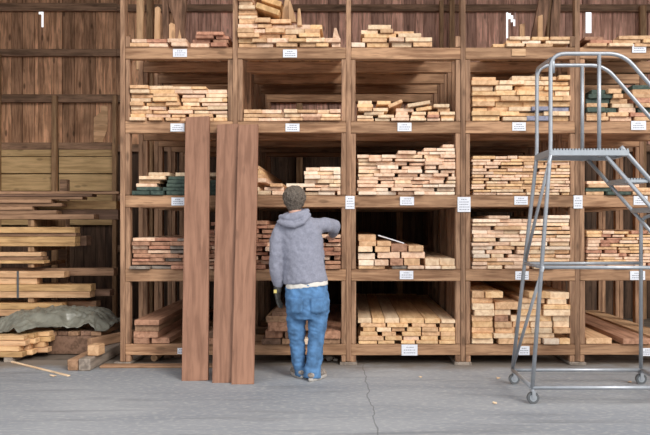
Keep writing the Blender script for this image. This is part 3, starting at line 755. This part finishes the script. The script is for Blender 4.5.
# ------------------------------------------------------------------ worker
SY = -0.62
def Q(px, py, dy=0.0): return P(px, py, SY + dy)
def ring_loft(bm, secs, seg=20):
    """secs: (center, halfwidth, halfdepth[, tilt]) horizontal ellipses, closed"""
    rings = []
    for s in secs:
        c, a, b = Vector(s[0]), s[1], s[2]
        tl = s[3] if len(s) > 3 else 0.0
        rings.append([bm.verts.new((c.x + a * math.cos(t), c.y + b * math.sin(t), c.z + tl * a * math.cos(t))) for t in [2 * math.pi * k / seg for k in range(seg)]])
    for a, b in zip(rings, rings[1:]):
        for k in range(seg): bm.faces.new((a[k], a[(k + 1) % seg], b[(k + 1) % seg], b[k]))
    bm.faces.new(rings[0][::-1]); bm.faces.new(rings[-1])
def sphere(bm, m, u, v):
    top = bm.verts.new(m @ Vector((0, 0, 1))); bot = bm.verts.new(m @ Vector((0, 0, -1))); rings = []
    for i in range(1, v):
        a = math.pi * i / v
        rings.append([bm.verts.new(m @ Vector((math.sin(a) * math.cos(t), math.sin(a) * math.sin(t), math.cos(a)))) for t in [2 * math.pi * k / u for k in range(u)]])
    for k in range(u):
        bm.faces.new((top, rings[0][k], rings[0][(k + 1) % u])); bm.faces.new((bot, rings[-1][(k + 1) % u], rings[-1][k]))
        for a, b in zip(rings, rings[1:]): bm.faces.new((a[k], b[k], b[(k + 1) % u], a[(k + 1) % u]))
def ball(bm, c, r, sc=(1, 1, 1), seg=14):
    sphere(bm, Matrix.Translation(c) @ Matrix.Diagonal((*[r * s for s in sc], 1)), seg, max(4, seg - 4))
def limb(bm, pts, rad, seg=14):
    tube(bm, pts, rad, seg); ball(bm, Vector(pts[0]), rad[0]); ball(bm, Vector(pts[-1]), rad[-1])
    for p, r in zip(pts[1:-1], rad[1:-1]): ball(bm, Vector(p), r * .98)
def fuse(name, bm, voxel, smooth, mat, parent, disp=None):
    """fuse overlapping closed shapes into one continuous surface"""
    bmesh.ops.recalc_face_normals(bm, faces=bm.faces)
    me = bpy.data.meshes.new(name); bm.to_mesh(me); bm.free()
    tmp = bpy.data.objects.new('tmp', me); COL.objects.link(tmp)
    md = tmp.modifiers.new('r', 'REMESH'); md.mode = 'VOXEL'; md.voxel_size = voxel
    if smooth:
        ms = tmp.modifiers.new('s', 'SMOOTH'); ms.factor = .5; ms.iterations = smooth
    dg = bpy.context.evaluated_depsgraph_get(); dg.update()
    me2 = bpy.data.meshes.new_from_object(tmp.evaluated_get(dg))
    bpy.data.objects.remove(tmp)
    if disp:
        me2.update(); nor = [v.normal.copy() for v in me2.vertices]
        for v, n in zip(me2.vertices, nor): v.co += n * disp(v.co)
    me2.materials.clear(); me2.materials.append(mat)
    for p in me2.polygons: p.use_smooth = True
    o = bpy.data.objects.new(name, me2); COL.objects.link(o)
    if parent is not None:
        o.parent = parent; me2.transform(Matrix.Translation(-man.location))
    return o
man = empty('person', (Q(305, 380).x, SY, 0))
tag(man, 'grey haired person in grey hooded sweatshirt and blue jeans, back turned, reaching into the rack', 'person')
k110 = (CAM_D + SY) / FPX
px_ = lambda n: n * k110
# joints
LS, LE, LW = Q(281, 228, .0), Q(276, 257, -.03), Q(277.5, 284, .02)
RS, RE, RW, RH = Q(316, 224, .0), P(334, 226.5, -.44), P(333, 234, -.27), P(332, 235.5, -.20)
HC = Q(294.5, 200, .02)
def fingers(bm, palm, d, side, up, r=.0085, curl=.5, L_=.085):
    """four fingers and a thumb rooted in the palm; d = direction of the hand, side = across the palm"""
    d, side, up = d.normalized(), side.normalized(), up.normalized()
    for i, (o_, l) in enumerate(((-.03, .9), (-.010, 1.0), (.011, .95), (.031, .76))):
        p = palm + side * o_ + d * .035; pts = [p]; dirv = d.copy(); a = curl * (.7 + .12 * i)
        for s in (.45, .32, .26):
            dirv = (dirv * math.cos(a) - up * math.sin(a)).normalized(); pts.append(pts[-1] + dirv * L_ * l * s)
        limb(bm, pts, [r * 1.08, r, r * .93, r * .8], 8)
    t0 = palm - side * .028 - d * .02
    limb(bm, [t0, t0 - side * .026 + d * .022 - up * .008, t0 - side * .034 + d * .055 - up * .02], [r * 1.3, r * 1.1, r * .9], 8)
def palmshape(bm, palm, d, side, up):
    d, side, up = d.normalized(), side.normalized(), up.normalized()
    m = Matrix((side, d, up)).transposed().to_4x4(); m.translation = palm
    sphere(bm, m @ Matrix.Diagonal((.043, .052, .0165, 1)), 14, 10)
# body: head, neck, trunk, arms, hands, legs in one surface
bm = bmesh.new()
ball(bm, HC + Vector((0, .005, .018)), .092, (.84, 1.04, 1.08), 20)          # skull
ball(bm, HC + Vector((0, .052, -.045)), .062, (.95, .85, 1.1))               # face and jaw
ball(bm, HC + Vector((0, .088, -.078)), .024)                                 # chin
limb(bm, [HC + Vector((0, .112, .012)), HC + Vector((0, .128, -.022))], [.009, .014], 8)   # nose
limb(bm, [HC + Vector((-.018, .104, -.052)), HC + Vector((0, .110, -.052)), HC + Vector((.018, .104, -.052))], [.006, .008, .006], 8)  # mouth
for s in (-1, 1):
    ball(bm, HC + Vector((s * .079, .012, -.012)), .026, (.35, .65, 1.15), 10)   # ears
    ball(bm, HC + Vector((s * .03, .092, .020)), .018, (1.2, .6, .5), 8)         # brow
limb(bm, [HC + Vector((0, -.005, -.05)), Q(296, 220, -.01)], [.056, .06])
ring_loft(bm, [(Q(297, 219), .09, .06), (Q(298, 227), .13, .07), (Q(300, 245), .14, .085), (Q(303, 268), .13, .08), (Q(306, 290), .15, .09), (Q(307, 308), .16, .10), (Q(307, 316), .12, .09)])
limb(bm, [LS + Vector((.03, 0, -.02)), LE, LW, Q(277.5, 290, .03)], [.042, .042, .028, .027])
limb(bm, [RS + Vector((-.04, 0, -.03)), RE + Vector((-.01, 0, -.004)), RW, RH], [.042, .034, .029, .026])
pl = P(332, 236.5, -.10) + Vector((0, .0, 0))
fd, fs, fu = Vector((-.15, 1, -.05)), Vector((-1, -.1, 0)), Vector((0, 0, 1))
palmshape(bm, P(332, 236.2, -.19), fd, -fs, fu); fingers(bm, P(332, 236.2, -.19), fd, -fs, fu, curl=.38, L_=.08)
LP = Q(277.8, 294, .03)
palmshape(bm, LP, Vector((0, .1, -1)), Vector((.35, 1, 0)), Vector((1, -.3, 0)))
for hipx, knee, ank, oy_ in ((297, (297.3, 341), (300.3, 370), .05), (317, (316.2, 341), (312.7, 372), -.05)):
    limb(bm, [Q(hipx, 308), Q(knee[0], knee[1], oy_ * .6), Q(ank[0], ank[1], oy_)], [.06, .040, .034])
body = fuse('body', bm, .0065, 3, M['skin'], man)
for s in (-1, 1):
    bm = bmesh.new(); ball(bm, HC + Vector((s * .029, .096, .004)), .0125, (1, .8, .8), 10)
    bmesh.ops.translate(bm, verts=bm.verts, vec=-man.location); link('eye', bm, M['eye'], man, True)
# hair: shell over the skull plus short tufts
bm = bmesh.new()
ball(bm, HC + Vector((0, -.008, .026)), .104, (.99, 1.0, 1.02), 20)
ball(bm, HC + Vector((0, -.034, -.038)), .072, (1.04, .75, 1.1), 14)
rh = random.Random(3)
for k in range(240):
    th = rh.uniform(0, 2 * math.pi); ph = rh.uniform(-.7, 1.4)
    n = Vector((math.cos(th) * math.cos(ph), math.sin(th) * math.cos(ph), math.sin(ph)))
    if n.y > .35 and n.z < .35: continue
    c = HC + Vector((0, -.008, .022)) + Vector((n.x * .098, n.y * .098, n.z * .102))
    tang = Vector((rh.uniform(-.5, .5), rh.uniform(-.4, .2), -1)); tang = (tang - n * tang.dot(n)).normalized()
    limb(bm, [c, c + tang * .016 + n * .006, c + tang * .034 + n * .004], [.007, .006, .003], 6)
fuse('hair', bm, .0045, 1, M['hair'], man, lambda c: .0022 * noise.noise(c * 90))
# hooded sweatshirt
def folds(c):
    return .011 * noise.noise(Vector((c.x * 11 + c.z * 6, c.y * 9, c.z * 6))) + .006 * noise.noise(c * 24)
bm = bmesh.new()
ring_loft(bm, [(Q(296.5, 214.5, -.01), .085, .070), (Q(297.5, 219), .145, .088, .12), (Q(298.5, 225), .195, .115, .12), (Q(300, 234), .205, .128, .06), (Q(302, 248), .198, .132),
               (Q(304, 262), .192, .132), (Q(305, 274), .195, .138, .02), (Q(305.5, 280), .200, .142, .05), (Q(305.7, 283), .196, .138, .06)])
limb(bm, [LS + Vector((.02, 0, -.005)), Q(277, 240, -.02), LE + Vector((0, 0, 0)), Q(276, 272, -.01), LW + Vector((0, 0, .0))], [.075, .068, .063, .058, .046])
limb(bm, [RS + Vector((-.03, 0, -.02)), (RS * .5 + RE * .5) + Vector((0, 0, .0)), RE, (RE * .4 + RW * .6), RW], [.078, .072, .066, .055, .044])
sweat = fuse('sweatshirt', bm, .009, 8, M['hoodie'], man, folds)
bm = bmesh.new()                                                # the hood lying folded on the back and round the neck
def torus_path(r, ry, cz, tip, n=24):
    return [Vector((HC.x + .012 + r * math.cos(a), SY - .01 + ry * math.sin(a), cz + tip * math.sin(a) + .02 * math.cos(a))) for a in [2 * math.pi * k / n for k in range(n + 1)]]
zc = Q(0, 214.5).z
limb(bm, torus_path(.092, .082, zc, .012), [.033] * 25, 10)
limb(bm, [Q(279, 222, -.06), Q(285, 224, -.11), Q(294, 225.5, -.13), Q(303, 222, -.12), Q(309, 215, -.07)], [.022, .026, .030, .026, .022])
limb(bm, [Q(281, 217, -.03), Q(286, 218, -.09), Q(294, 218.5, -.10), Q(302, 216, -.09), Q(307, 211, -.04)], [.026, .028, .030, .028, .024])
fuse('hood', bm, .0075, 4, M['hoodie'], sweat, lambda c: .004 * noise.noise(c * 28))
# white T-shirt hem showing under the sweatshirt
bm = bmesh.new()
ring_loft(bm, [(Q(306, 276), .185, .128, .08), (Q(306.6, 282), .191, .134, .12), (Q(306.8, 286.8), .193, .136, .10)], 32)
fuse('t_shirt', bm, .007, 2, M['shirt'], man, lambda c: .004 * noise.noise(Vector((c.x * 25, c.y * 25, c.z * 6))))
# jeans
def crease(c):
    return .011 * noise.noise(Vector((c.x * 11, c.y * 10, c.z * 17))) + .006 * noise.noise(Vector((c.x * 22 + c.z * 20, c.y * 22, c.z * 38)))
bm = bmesh.new()
ring_loft(bm, [(Q(306.5, 283), .182, .125), (Q(307, 292), .197, .14), (Q(307.3, 303), .204, .15), (Q(307.5, 312), .198, .145), (Q(307, 318), .16, .12)])
for side, ch in (('l', [((297, 312), .098), ((296, 326), .086), ((297.3, 341), .074), ((298.5, 356), .067), ((300, 368), .060), ((300.5, 374.5), .062)]),
                 ('r', [((317.5, 312), .098), ((317.5, 326), .083), ((316, 341), .077), ((314.5, 356), .075), ((312.8, 368), .077), ((312.5, 378), .082)])):
    oy = .05 if side == 'l' else -.05
    pts = [Q(p[0], p[1], oy * (.3 + .7 * i / 5) + (.015 if i in (2,) else 0)) for i, (p, r) in enumerate(ch)]
    tube(bm, pts, [r for p, r in ch], 16)
jeans = fuse('jeans', bm, .0085, 5, M['denim'], man, crease)
for (cx, cy, w, h, dy) in ((297.5, 304, .12, .13, -.158), (318, 304, .12, .13, -.158)):
    c = Q(cx, cy, 0)
    bm = bmesh.new()                                            # back pockets follow the seat
    g = 6
    grid = [[None] * (g + 1) for _ in range(g + 1)]
    for i in range(g + 1):
        for j in range(g + 1):
            x = c.x + (i / g - .5) * w * (1 - .12 * (1 - j / g)); z = c.z + (j / g - .5) * h - (.012 if i == g // 2 and j == 0 else 0)
            u = (x - Q(307.3, 0).x) / .212
            y = SY - .156 * math.sqrt(max(0.05, 1 - u * u)) - .003
            grid[i][j] = bm.verts.new((x, y, z))
    fs_ = [bm.faces.new((grid[i][j], grid[i + 1][j], grid[i + 1][j + 1], grid[i][j + 1])) for i in range(g) for j in range(g)]
    r = bmesh.ops.extrude_face_region(bm, geom=fs_); bmesh.ops.translate(bm, verts=[q for q in r['geom'] if isinstance(q, bmesh.types.BMVert)], vec=(0, .03, 0))
    bmesh.ops.recalc_face_normals(bm, faces=bm.faces)
    bmesh.ops.translate(bm, verts=bm.verts, vec=-man.location)
    link('back_pocket', bm, M['denim'], jeans, True)
# shoes
for (hx, hy, tx, ty, nm) in ((300.0, .04, -.08, .19, 0), (313.5, -.08, .085, .17, 1)):
    h = Vector((Q(hx, 0).x, SY + hy, 0)); d = Vector((tx, ty, 0)).normalized(); sd = Vector((d.y, -d.x, 0))
    bm = bmesh.new()
    for t_, w, z, r in ((-.03, .0, .055, .036), (.03, 0, .062, .040), (.09, 0, .050, .042), (.15, 0, .040, .043), (.19, 0, .034, .034)):
        ball(bm, h + d * t_ + Vector((0, 0, z)), r, (1, 1, .85))
    tube(bm, [h + d * -.03 + Vector((0, 0, .045)), h + d * .19 + Vector((0, 0, .038))], [.036, .038], 12)
    sh = fuse('shoe', bm, .006, 4, M['shoe'], man, lambda c: .002 * noise.noise(c * 60))
    bm = bmesh.new(); seg = 20; ring = []
    for z, q in ((0, .96), (.012, 1.0), (.030, .98)):
        ring.append([bm.verts.new(h + d * (.08 + .15 * q * math.cos(a)) + sd * (.047 * q * math.sin(a) * (1 + .15 * math.cos(a))) + Vector((0, 0, z))) for a in [2 * math.pi * k / seg for k in range(seg)]])
    for a, b in zip(ring, ring[1:]):
        for k in range(seg): bm.faces.new((a[k], a[(k + 1) % seg], b[(k + 1) % seg], b[k]))
    bm.faces.new(ring[0][::-1]); bm.faces.new(ring[-1]); bmesh.ops.recalc_face_normals(bm, faces=bm.faces)
    bmesh.ops.translate(bm, verts=bm.verts, vec=-man.location); link('sole', bm, M['sole'], sh, True)
# glove on the hanging hand
bm = bmesh.new()
d, sd, up = Vector((0, .12, -1)), Vector((.35, 1, 0)), Vector((1, -.3, 0))
palmshape(bm, LP, d, sd, up); palmshape(bm, LP + Vector((.004, 0, -.004)), d, sd, up); palmshape(bm, LP + Vector((-.006, 0, -.004)), d, sd, up)
fingers(bm, LP + Vector((0, 0, -.005)), d, sd, -up, r=.0108, curl=.28, L_=.092)
limb(bm, [LP + Vector((0, -.01, .035)), LW + Vector((0, .005, -.03))], [.036, .037])
gl = fuse('glove', bm, .0048, 2, M['glove'], man, lambda c: .0015 * noise.noise(c * 70))
bm = bmesh.new(); box(bm, -.014, .014, -.004, .004, -.016, .016, bev=.002)
o = link('glove_label', bm, M['glove_label'], gl); o.location = LP + Vector((-.018, -.046, .028)) - man.location

# ------------------------------------------------------------------ left side: lumber laid lengthwise on arms
LY = 1.25                        # front face of these stacks
def lp(px, py, Y=LY): return P(px, py, Y)
arm_rack = empty('cantilever_rack', (-4.0, 2.1, 0)); tag(arm_rack, 'dark wooden arm rack carrying long boards left of the shelves', 'rack')
def arpart(name, x0, x1, y0, y1, z0, z1):
    bm = bmesh.new(); box(bm, x0, x1, y0, y1, z0, z1, bev=.004)
    o = link(name, bm, M['stud' if name == 'arm' else 'rail'], loc=((x0 + x1) / 2, (y0 + y1) / 2, (z0 + z1) / 2)); sub(o, arm_rack)
SUP = [lp(30, 0).x, lp(-52, 0).x]
GAPS = [(219.4, 226.8), (246.6, 252), (263.8, 267.8), (298, 303)]
for sx in SUP:
    arpart('post', sx - .05, sx + .05, 2.2, 2.3, 0, 2.0)
    for (ya, yb) in GAPS:
        arpart('arm', sx - .035, sx + .035, LY + .02, 2.199, lp(0, yb).z + .001, lp(0, ya).z - .001)
LB_N = 0
def lay_stack(items, group, where, rows_deep=3, W=.16):
    """items bottom to top: (y_bottom, y_top, right end px, colour, depth offset, words)"""
    for (yb, yt, xe, c, dy, words) in items:
        x1 = lp(xe, 0).x; x0 = -5.6
        bm = bmesh.new(); z0, z1 = lp(0, yb).z + .001, lp(0, yt).z - .001
        w = W if dy < .3 else W
        box(bm, x0 - x1, 0, 0, w, 0, z1 - z0, bev=.003, jit=.002, rnd=R)
        o = link('long_board', bm, M[c + 'X']); o.location = (x1, LY + dy, z0)
        tag(o, words, 'board', group)
lay_stack([(219.4, 214.2, 94, 'old', 0, 'lowest dark long board of the topmost left stack, reaching far out'),
           (214.2, 210.2, 56, 'old', .01, 'second long brown board from the bottom of the topmost left stack'),
           (210.2, 206.4, 32, 'old', .0, 'shortest reaching brown board of the topmost left stack'),
           (206.4, 203.0, 61, 'old', .02, 'long board with its end below three longer ones, topmost left stack'),
           (203.0, 199.4, 51, 'old', .0, 'fifth long brown board from the bottom, topmost left stack'),
           (199.4, 196.6, 82, 'old', .01, 'third board from the top of the topmost left stack'),
           (196.6, 194.0, 92, 'dark', .0, 'thin dark second board from the top, topmost left stack'),
           (194.0, 191.2, 118, 'old', .02, 'uppermost long board of the topmost left stack, reaching the big rack')],
          'long boards of the topmost left stack', '')
lay_stack([(246.4, 243.2, 75, 'yellow', 0, 'lowest thin yellowish board of the second left stack'),
           (243.0, 236.6, 75, 'yellow', .004, 'thick yellowish board second from the bottom, second left stack'),
           (236.4, 233.2, 75, 'old', .02, 'brownish yellow board second from the top, second left stack'),
           (233.0, 227.0, 75, 'yellow', 0, 'uppermost thick yellowish board of the second left stack')], 'boards of the second left stack', '')
lay_stack([(263.6, 260.4, 44, 'yellow', 0, 'lower thin yellowish board of the short third left stack'),
           (260.2, 256.8, 42, 'old', .015, 'middle brownish board of the short third left stack'),
           (256.6, 252.2, 41, 'tan', 0, 'uppermost tan board of the short third left stack')], 'boards of the third left stack', '')
lay_stack([(298, 291.6, 90, 'tan', 0, 'lowest thick tan timber of the fourth left stack'),
           (291.4, 284.6, 91, 'yellow', .0, 'thick yellow timber second from the bottom, fourth left stack'),
           (284.4, 278.0, 36, 'tan', .02, 'short reaching tan timber, third up in the fourth left stack'),
           (277.8, 271.4, 64, 'tan', .0, 'tan timber near the top of the fourth left stack, ending mid way')], 'timbers of the fourth left stack', '')
lay_stack([(277.0, 269.4, 108, 'old', .20, 'brown timber set back behind, reaching farthest in the fourth left stack'),
           (291.4, 285.0, 60, 'old', .20, 'hidden brown timber behind the thick yellow timber'),
           (298, 291.6, 104, 'dark', .20, 'dark timber set back at the foot of the fourth left stack'),
           (246.4, 236.0, 80, 'dark', .20, 'dark thick timber set back in the second left stack'),
           (219.4, 209.0, 112, 'dark', .22, 'dark thick timber set back in the topmost left stack'),
           (209.0, 200.0, 110, 'yellow', .22, 'short seen olive timber end behind the topmost left stack')], 'timbers set back in the left stacks', '')
lay_stack([(316.0, 309.6, 88, 'tan', 0, 'tan timber just above the tarpaulin, lowest left stack'),
           (309.4, 303.2, 62, 'yellow', .0, 'yellow timber on top of the lowest left stack'),
           (309.4, 303.2, 90, 'old', .20, 'brown timber set back on the lowest left stack')], 'timbers of the lowest left stack', '')
for sx in SUP: arpart('block', sx - .06, sx + .06, LY + .02, 1.9, 0.0, lp(0, 316).z)
# strap round the fourth stack
bm = bmesh.new(); c0, c1 = lp(18, 271), lp(18, 298)
box(bm, c0.x - .012, c0.x + .012, LY - .008, LY - .001, c1.z, c0.z, bev=.001)
tag(link('strap', bm, M['rubber'], loc=(c0.x, LY - .005, c1.z)), 'dark strap hanging down the front of the fourth left stack', 'strap')

# pale boards piled low at far left, on bearers
PB = [(357.5, 352, 22, .0), (352, 346.5, 18, .0), (346.5, 341, 24, .05), (341, 336, 22, .10)]
def low(px, py, Y): return P(px, py, Y)
Y0 = .12
n = 0
COLS = ['yellow', 'honey', 'tan', 'honey']
for i, (yb, yt, xe, dy) in enumerate(PB):
    for j in range(3):
        y = Y0 + j * .128 + i * .012
        x1 = P(xe, 0, Y0).x + j * .075 - (.03 if j == 1 else 0)
        z0, z1 = P(0, yb, Y0).z + .001, P(0, yt, Y0).z - .001
        bm = bmesh.new(); box(bm, -2.4, 0, 0, .113, 0, z1 - z0 - .001, bev=.004, jit=.003, rnd=R)
        o = link('pale_board', bm, M[COLS[(i + j) % 4] + 'X']); o.location = (x1, y, z0)
        tag(o, '%s board, %s layer up, %s row back, in the low pile before the tarpaulin' % (CW[COLS[(i + j) % 4]], ORD[i + 1], ORD[j + 1]), 'board', 'pale boards in the low pile')
for px, w_ in ((8, 'near the loose stick'), (-40, 'beyond the picture edge')):
    bm = bmesh.new(); c = P(px, 0, Y0); box(bm, c.x - .045, c.x + .045, Y0 + .0, Y0 + .38, 0, P(0, 357.5, Y0).z - .001, bev=.004)
    tag(link('bearer_block', bm, M['greyY'], loc=(c.x, Y0, 0)), 'grey bearer block under the low pale pile, ' + w_, 'block')

# timbers pointing at the viewer beside the rack's corner
def timber(x0, x1, y0, y1, z0, z1, c, label, name='timber', bev=.008, rotx=0, rotz=0):
    bm = bmesh.new(); box(bm, -(x1 - x0) / 2, (x1 - x0) / 2, 0, y1 - y0, 0, z1 - z0, bev=bev, jit=.006, rnd=R)
    o = link(name, bm, M[c + 'Y']); o.location = ((x0 + x1) / 2, y0, z0); o.rotation_euler = (rotx, 0, rotz)
    return tag(o, label, 'timber')
timber(-2.715, -2.61, -.28, 1.1, 0.002, .105, 'old', 'old brown square timber on the ground, outer one of the pair beside the rack corner')
timber(-2.60, -2.49, -.30, 1.1, 0.002, .115, 'grey', 'grey weathered square timber on the ground, inner one beside the rack corner')
timber(-2.565, -2.455, -.17, -.01, .119, .225, 'tan', 'short light orange block lying across the grey timber', 'wood_block', rotz=-.06)
bm = bmesh.new(); a, b = Vector((-2.72, .30, .119)), Vector((-2.34, 1.05, .119))
d = b - a; box(bm, -.03, .03, 0, d.length, 0, .10, bev=.004)
o = link('rough_plank', bm, M['oldY']); o.location = a; o.rotation_euler = (0, 0, -math.atan2(d.x, d.y))
tag(o, 'brown plank on edge lying slanted over the two timbers toward the rack', 'plank')

# brown boards under the tarpaulin
for i in range(5):
    x0 = -3.05 + .125 * i
    timber(x0 - .25, x0 - .14, .57 + .03 * (i % 2), 1.15, .20, .245, 'dark' if i % 2 else 'old',
           '%s dark rough board end counted rightward under the tarpaulin edge' % ORD[i + 1], 'rough_board', .003)
for (x0, x1, lb) in ((-3.9, -3.3, 'left'), (-3.27, -2.76, 'right')):
    timber(x0, x1, .56, 1.14, .002, .196, 'dark', 'low dark bearer stack beneath the tarpaulin, %s half' % lb, 'bearer')
# tarpaulin: one crumpled sheet draped over the pile
def tarp():
    NX, NY = 90, 46; bm = bmesh.new(); g = []
    lay = {}
    for i in range(NX + 1):
        col = []
        for j in range(NY + 1):
            u, v = i / NX, j / NY                            # u along the pile, v from front hem to back
            x = -3.90 + 1.26 * u + .05 * noise.noise(Vector((u * 4, v * 4, 3)))
            # front hem hangs lower at the left third and lifts to the right
            front = .22 + .32 * min(1, max(0, (u - .42) / .2)) + .04 * math.sin(u * 9.0 + .6)
            y = front + (1.15 - front) * v + .04 * noise.noise(Vector((u * 5, v * 5, 9)))
            drop = (1 - min(1, v / .34)) ** 1.3
            z = .39 + .04 * math.sin(u * 3.1) - (.17 if u < .5 else .17 - .24 * (u - .5) if u < .9 else .17) * drop * (1 + .35 * math.sin(u * 9 + 1)) - .12 * max(0, u - .84) / .16
            rid = 1 - abs(noise.noise(Vector((u * 6 + v * 4, v * 3 - u * 2, 0)))) * 3
            rid2 = 1 - abs(noise.noise(Vector((u * 14 - v * 8, v * 8 + u * 3, 5)))) * 3
            rid3 = 1 - abs(noise.noise(Vector((u * 30 + v * 9, v * 15 - u * 11, 2)))) * 3
            z += .026 * rid + .015 * rid2 + .008 * rid3
            z -= .10 * max(0, .16 - u) / .16
            col.append(bm.verts.new((x, y, max(z, (.29 + .008 * rid3) if x < -2.82 else .258 + .004 * rid3))))
        g.append(col)
    for i in range(NX):
        for j in range(NY): bm.faces.new((g[i][j], g[i + 1][j], g[i + 1][j + 1], g[i][j + 1]))
    o = link('tarpaulin', bm, M['tarp'], loc=(-3.4, .8, .3), smooth=True)
    md = o.modifiers.new('thickness', 'SOLIDIFY'); md.thickness = .003
    tag(o, 'crumpled grey green tarpaulin draped over the low pile at the left', 'tarpaulin')
tarp()

# stick and litter
a, b = P(14, 363, -.0), Vector((0, 0, 0))
def on_floor(px, py):
    d = CAM_H * FPX / (py - VY); return Vector(((px - VX) * d / FPX, d - CAM_D, 0))
a, b = on_floor(12, 362.5), on_floor(69, 376.5)
bm = bmesh.new(); d = b - a; n_ = 8
box(bm, 0, d.length, -.014, .014, 0, .012, bev=.002)
o = link('wooden_stick', bm, M['creamX']); o.location = a + Vector((0, 0, .001)); o.rotation_euler = (0, 0, math.atan2(d.y, d.x))
tag(o, 'long thin pale stick lying on the concrete before the low pile', 'stick')
for (px, py, s, lb) in ((53, 376.5, .028, 'pale wood chip beside the end of the thin stick'), (498, 379, .022, 'pale chip on the floor beside the ladder caster'), (630, 383, .018, 'tiny pale chip on the floor inside the ladder base'),
                        (420, 378, .014, 'tiny pale chip on the floor below the third bay'), (495, 404, .018, 'pale chip on the floor nearest the viewer, left of the ladder')):
    c = on_floor(px, py); bm = bmesh.new()
    box(bm, -s, s, -s * .6, s * .6, 0, .008, bev=.002, jit=.012, rnd=R)
    o = link('wood_chip', bm, M['creamX']); o.location = c + Vector((0, 0, .006)); o.rotation_euler = (0, 0, px)
    tag(o, lb, 'chip')
# scraps under the rack
def rock(px, py, r, label, mat='rock', name='rubble_stone', Y=None):
    c = on_floor(px, py) if Y is None else Vector((P(px, 0, Y).x, Y, 0)); bm = bmesh.new()
    bmesh.ops.create_icosphere(bm, subdivisions=3, radius=r)
    for v in bm.verts: v.co *= 1 + .45 * noise.noise(v.co * 22 + Vector((px, 0, 0))); v.co.z *= .6
    zm = min(v.co.z for v in bm.verts)
    o = link(name, bm, M[mat], smooth=False); o.location = (c.x, c.y, -zm)
    tag(o, label, 'stone')
rock(329, 361, .045, 'pale grey stone on the ground under the second bay', Y=.22)
rock(336, 363, .03, 'small grey stone next to the larger one under the second bay', Y=.18)
rock(322, 362, .028, 'small dark grey stone, left of the pale one under the second bay', Y=.25)
bm = bmesh.new(); tube(bm, [(0, 0, 0), (.0, .45, .0)], [.035, .04], 12)
o = link('round_log', bm, M['tanY']); o.location = (P(154, 0, .18).x, .18, .036)
tag(o, 'short round log with pale cut end under the first bay', 'log')
for i, (px, w, h) in enumerate(((167, 7, 10), (177, 6, 8))):
    timber(P(px - w / 2, 0, .35).x, P(px + w / 2, 0, .35).x, .35, 2.2, .001, h * .0075, 'dark', ('left' if i == 0 else 'right') + ' one of two dark square scraps on the ground under the first bay', 'scrap_timber', .003)
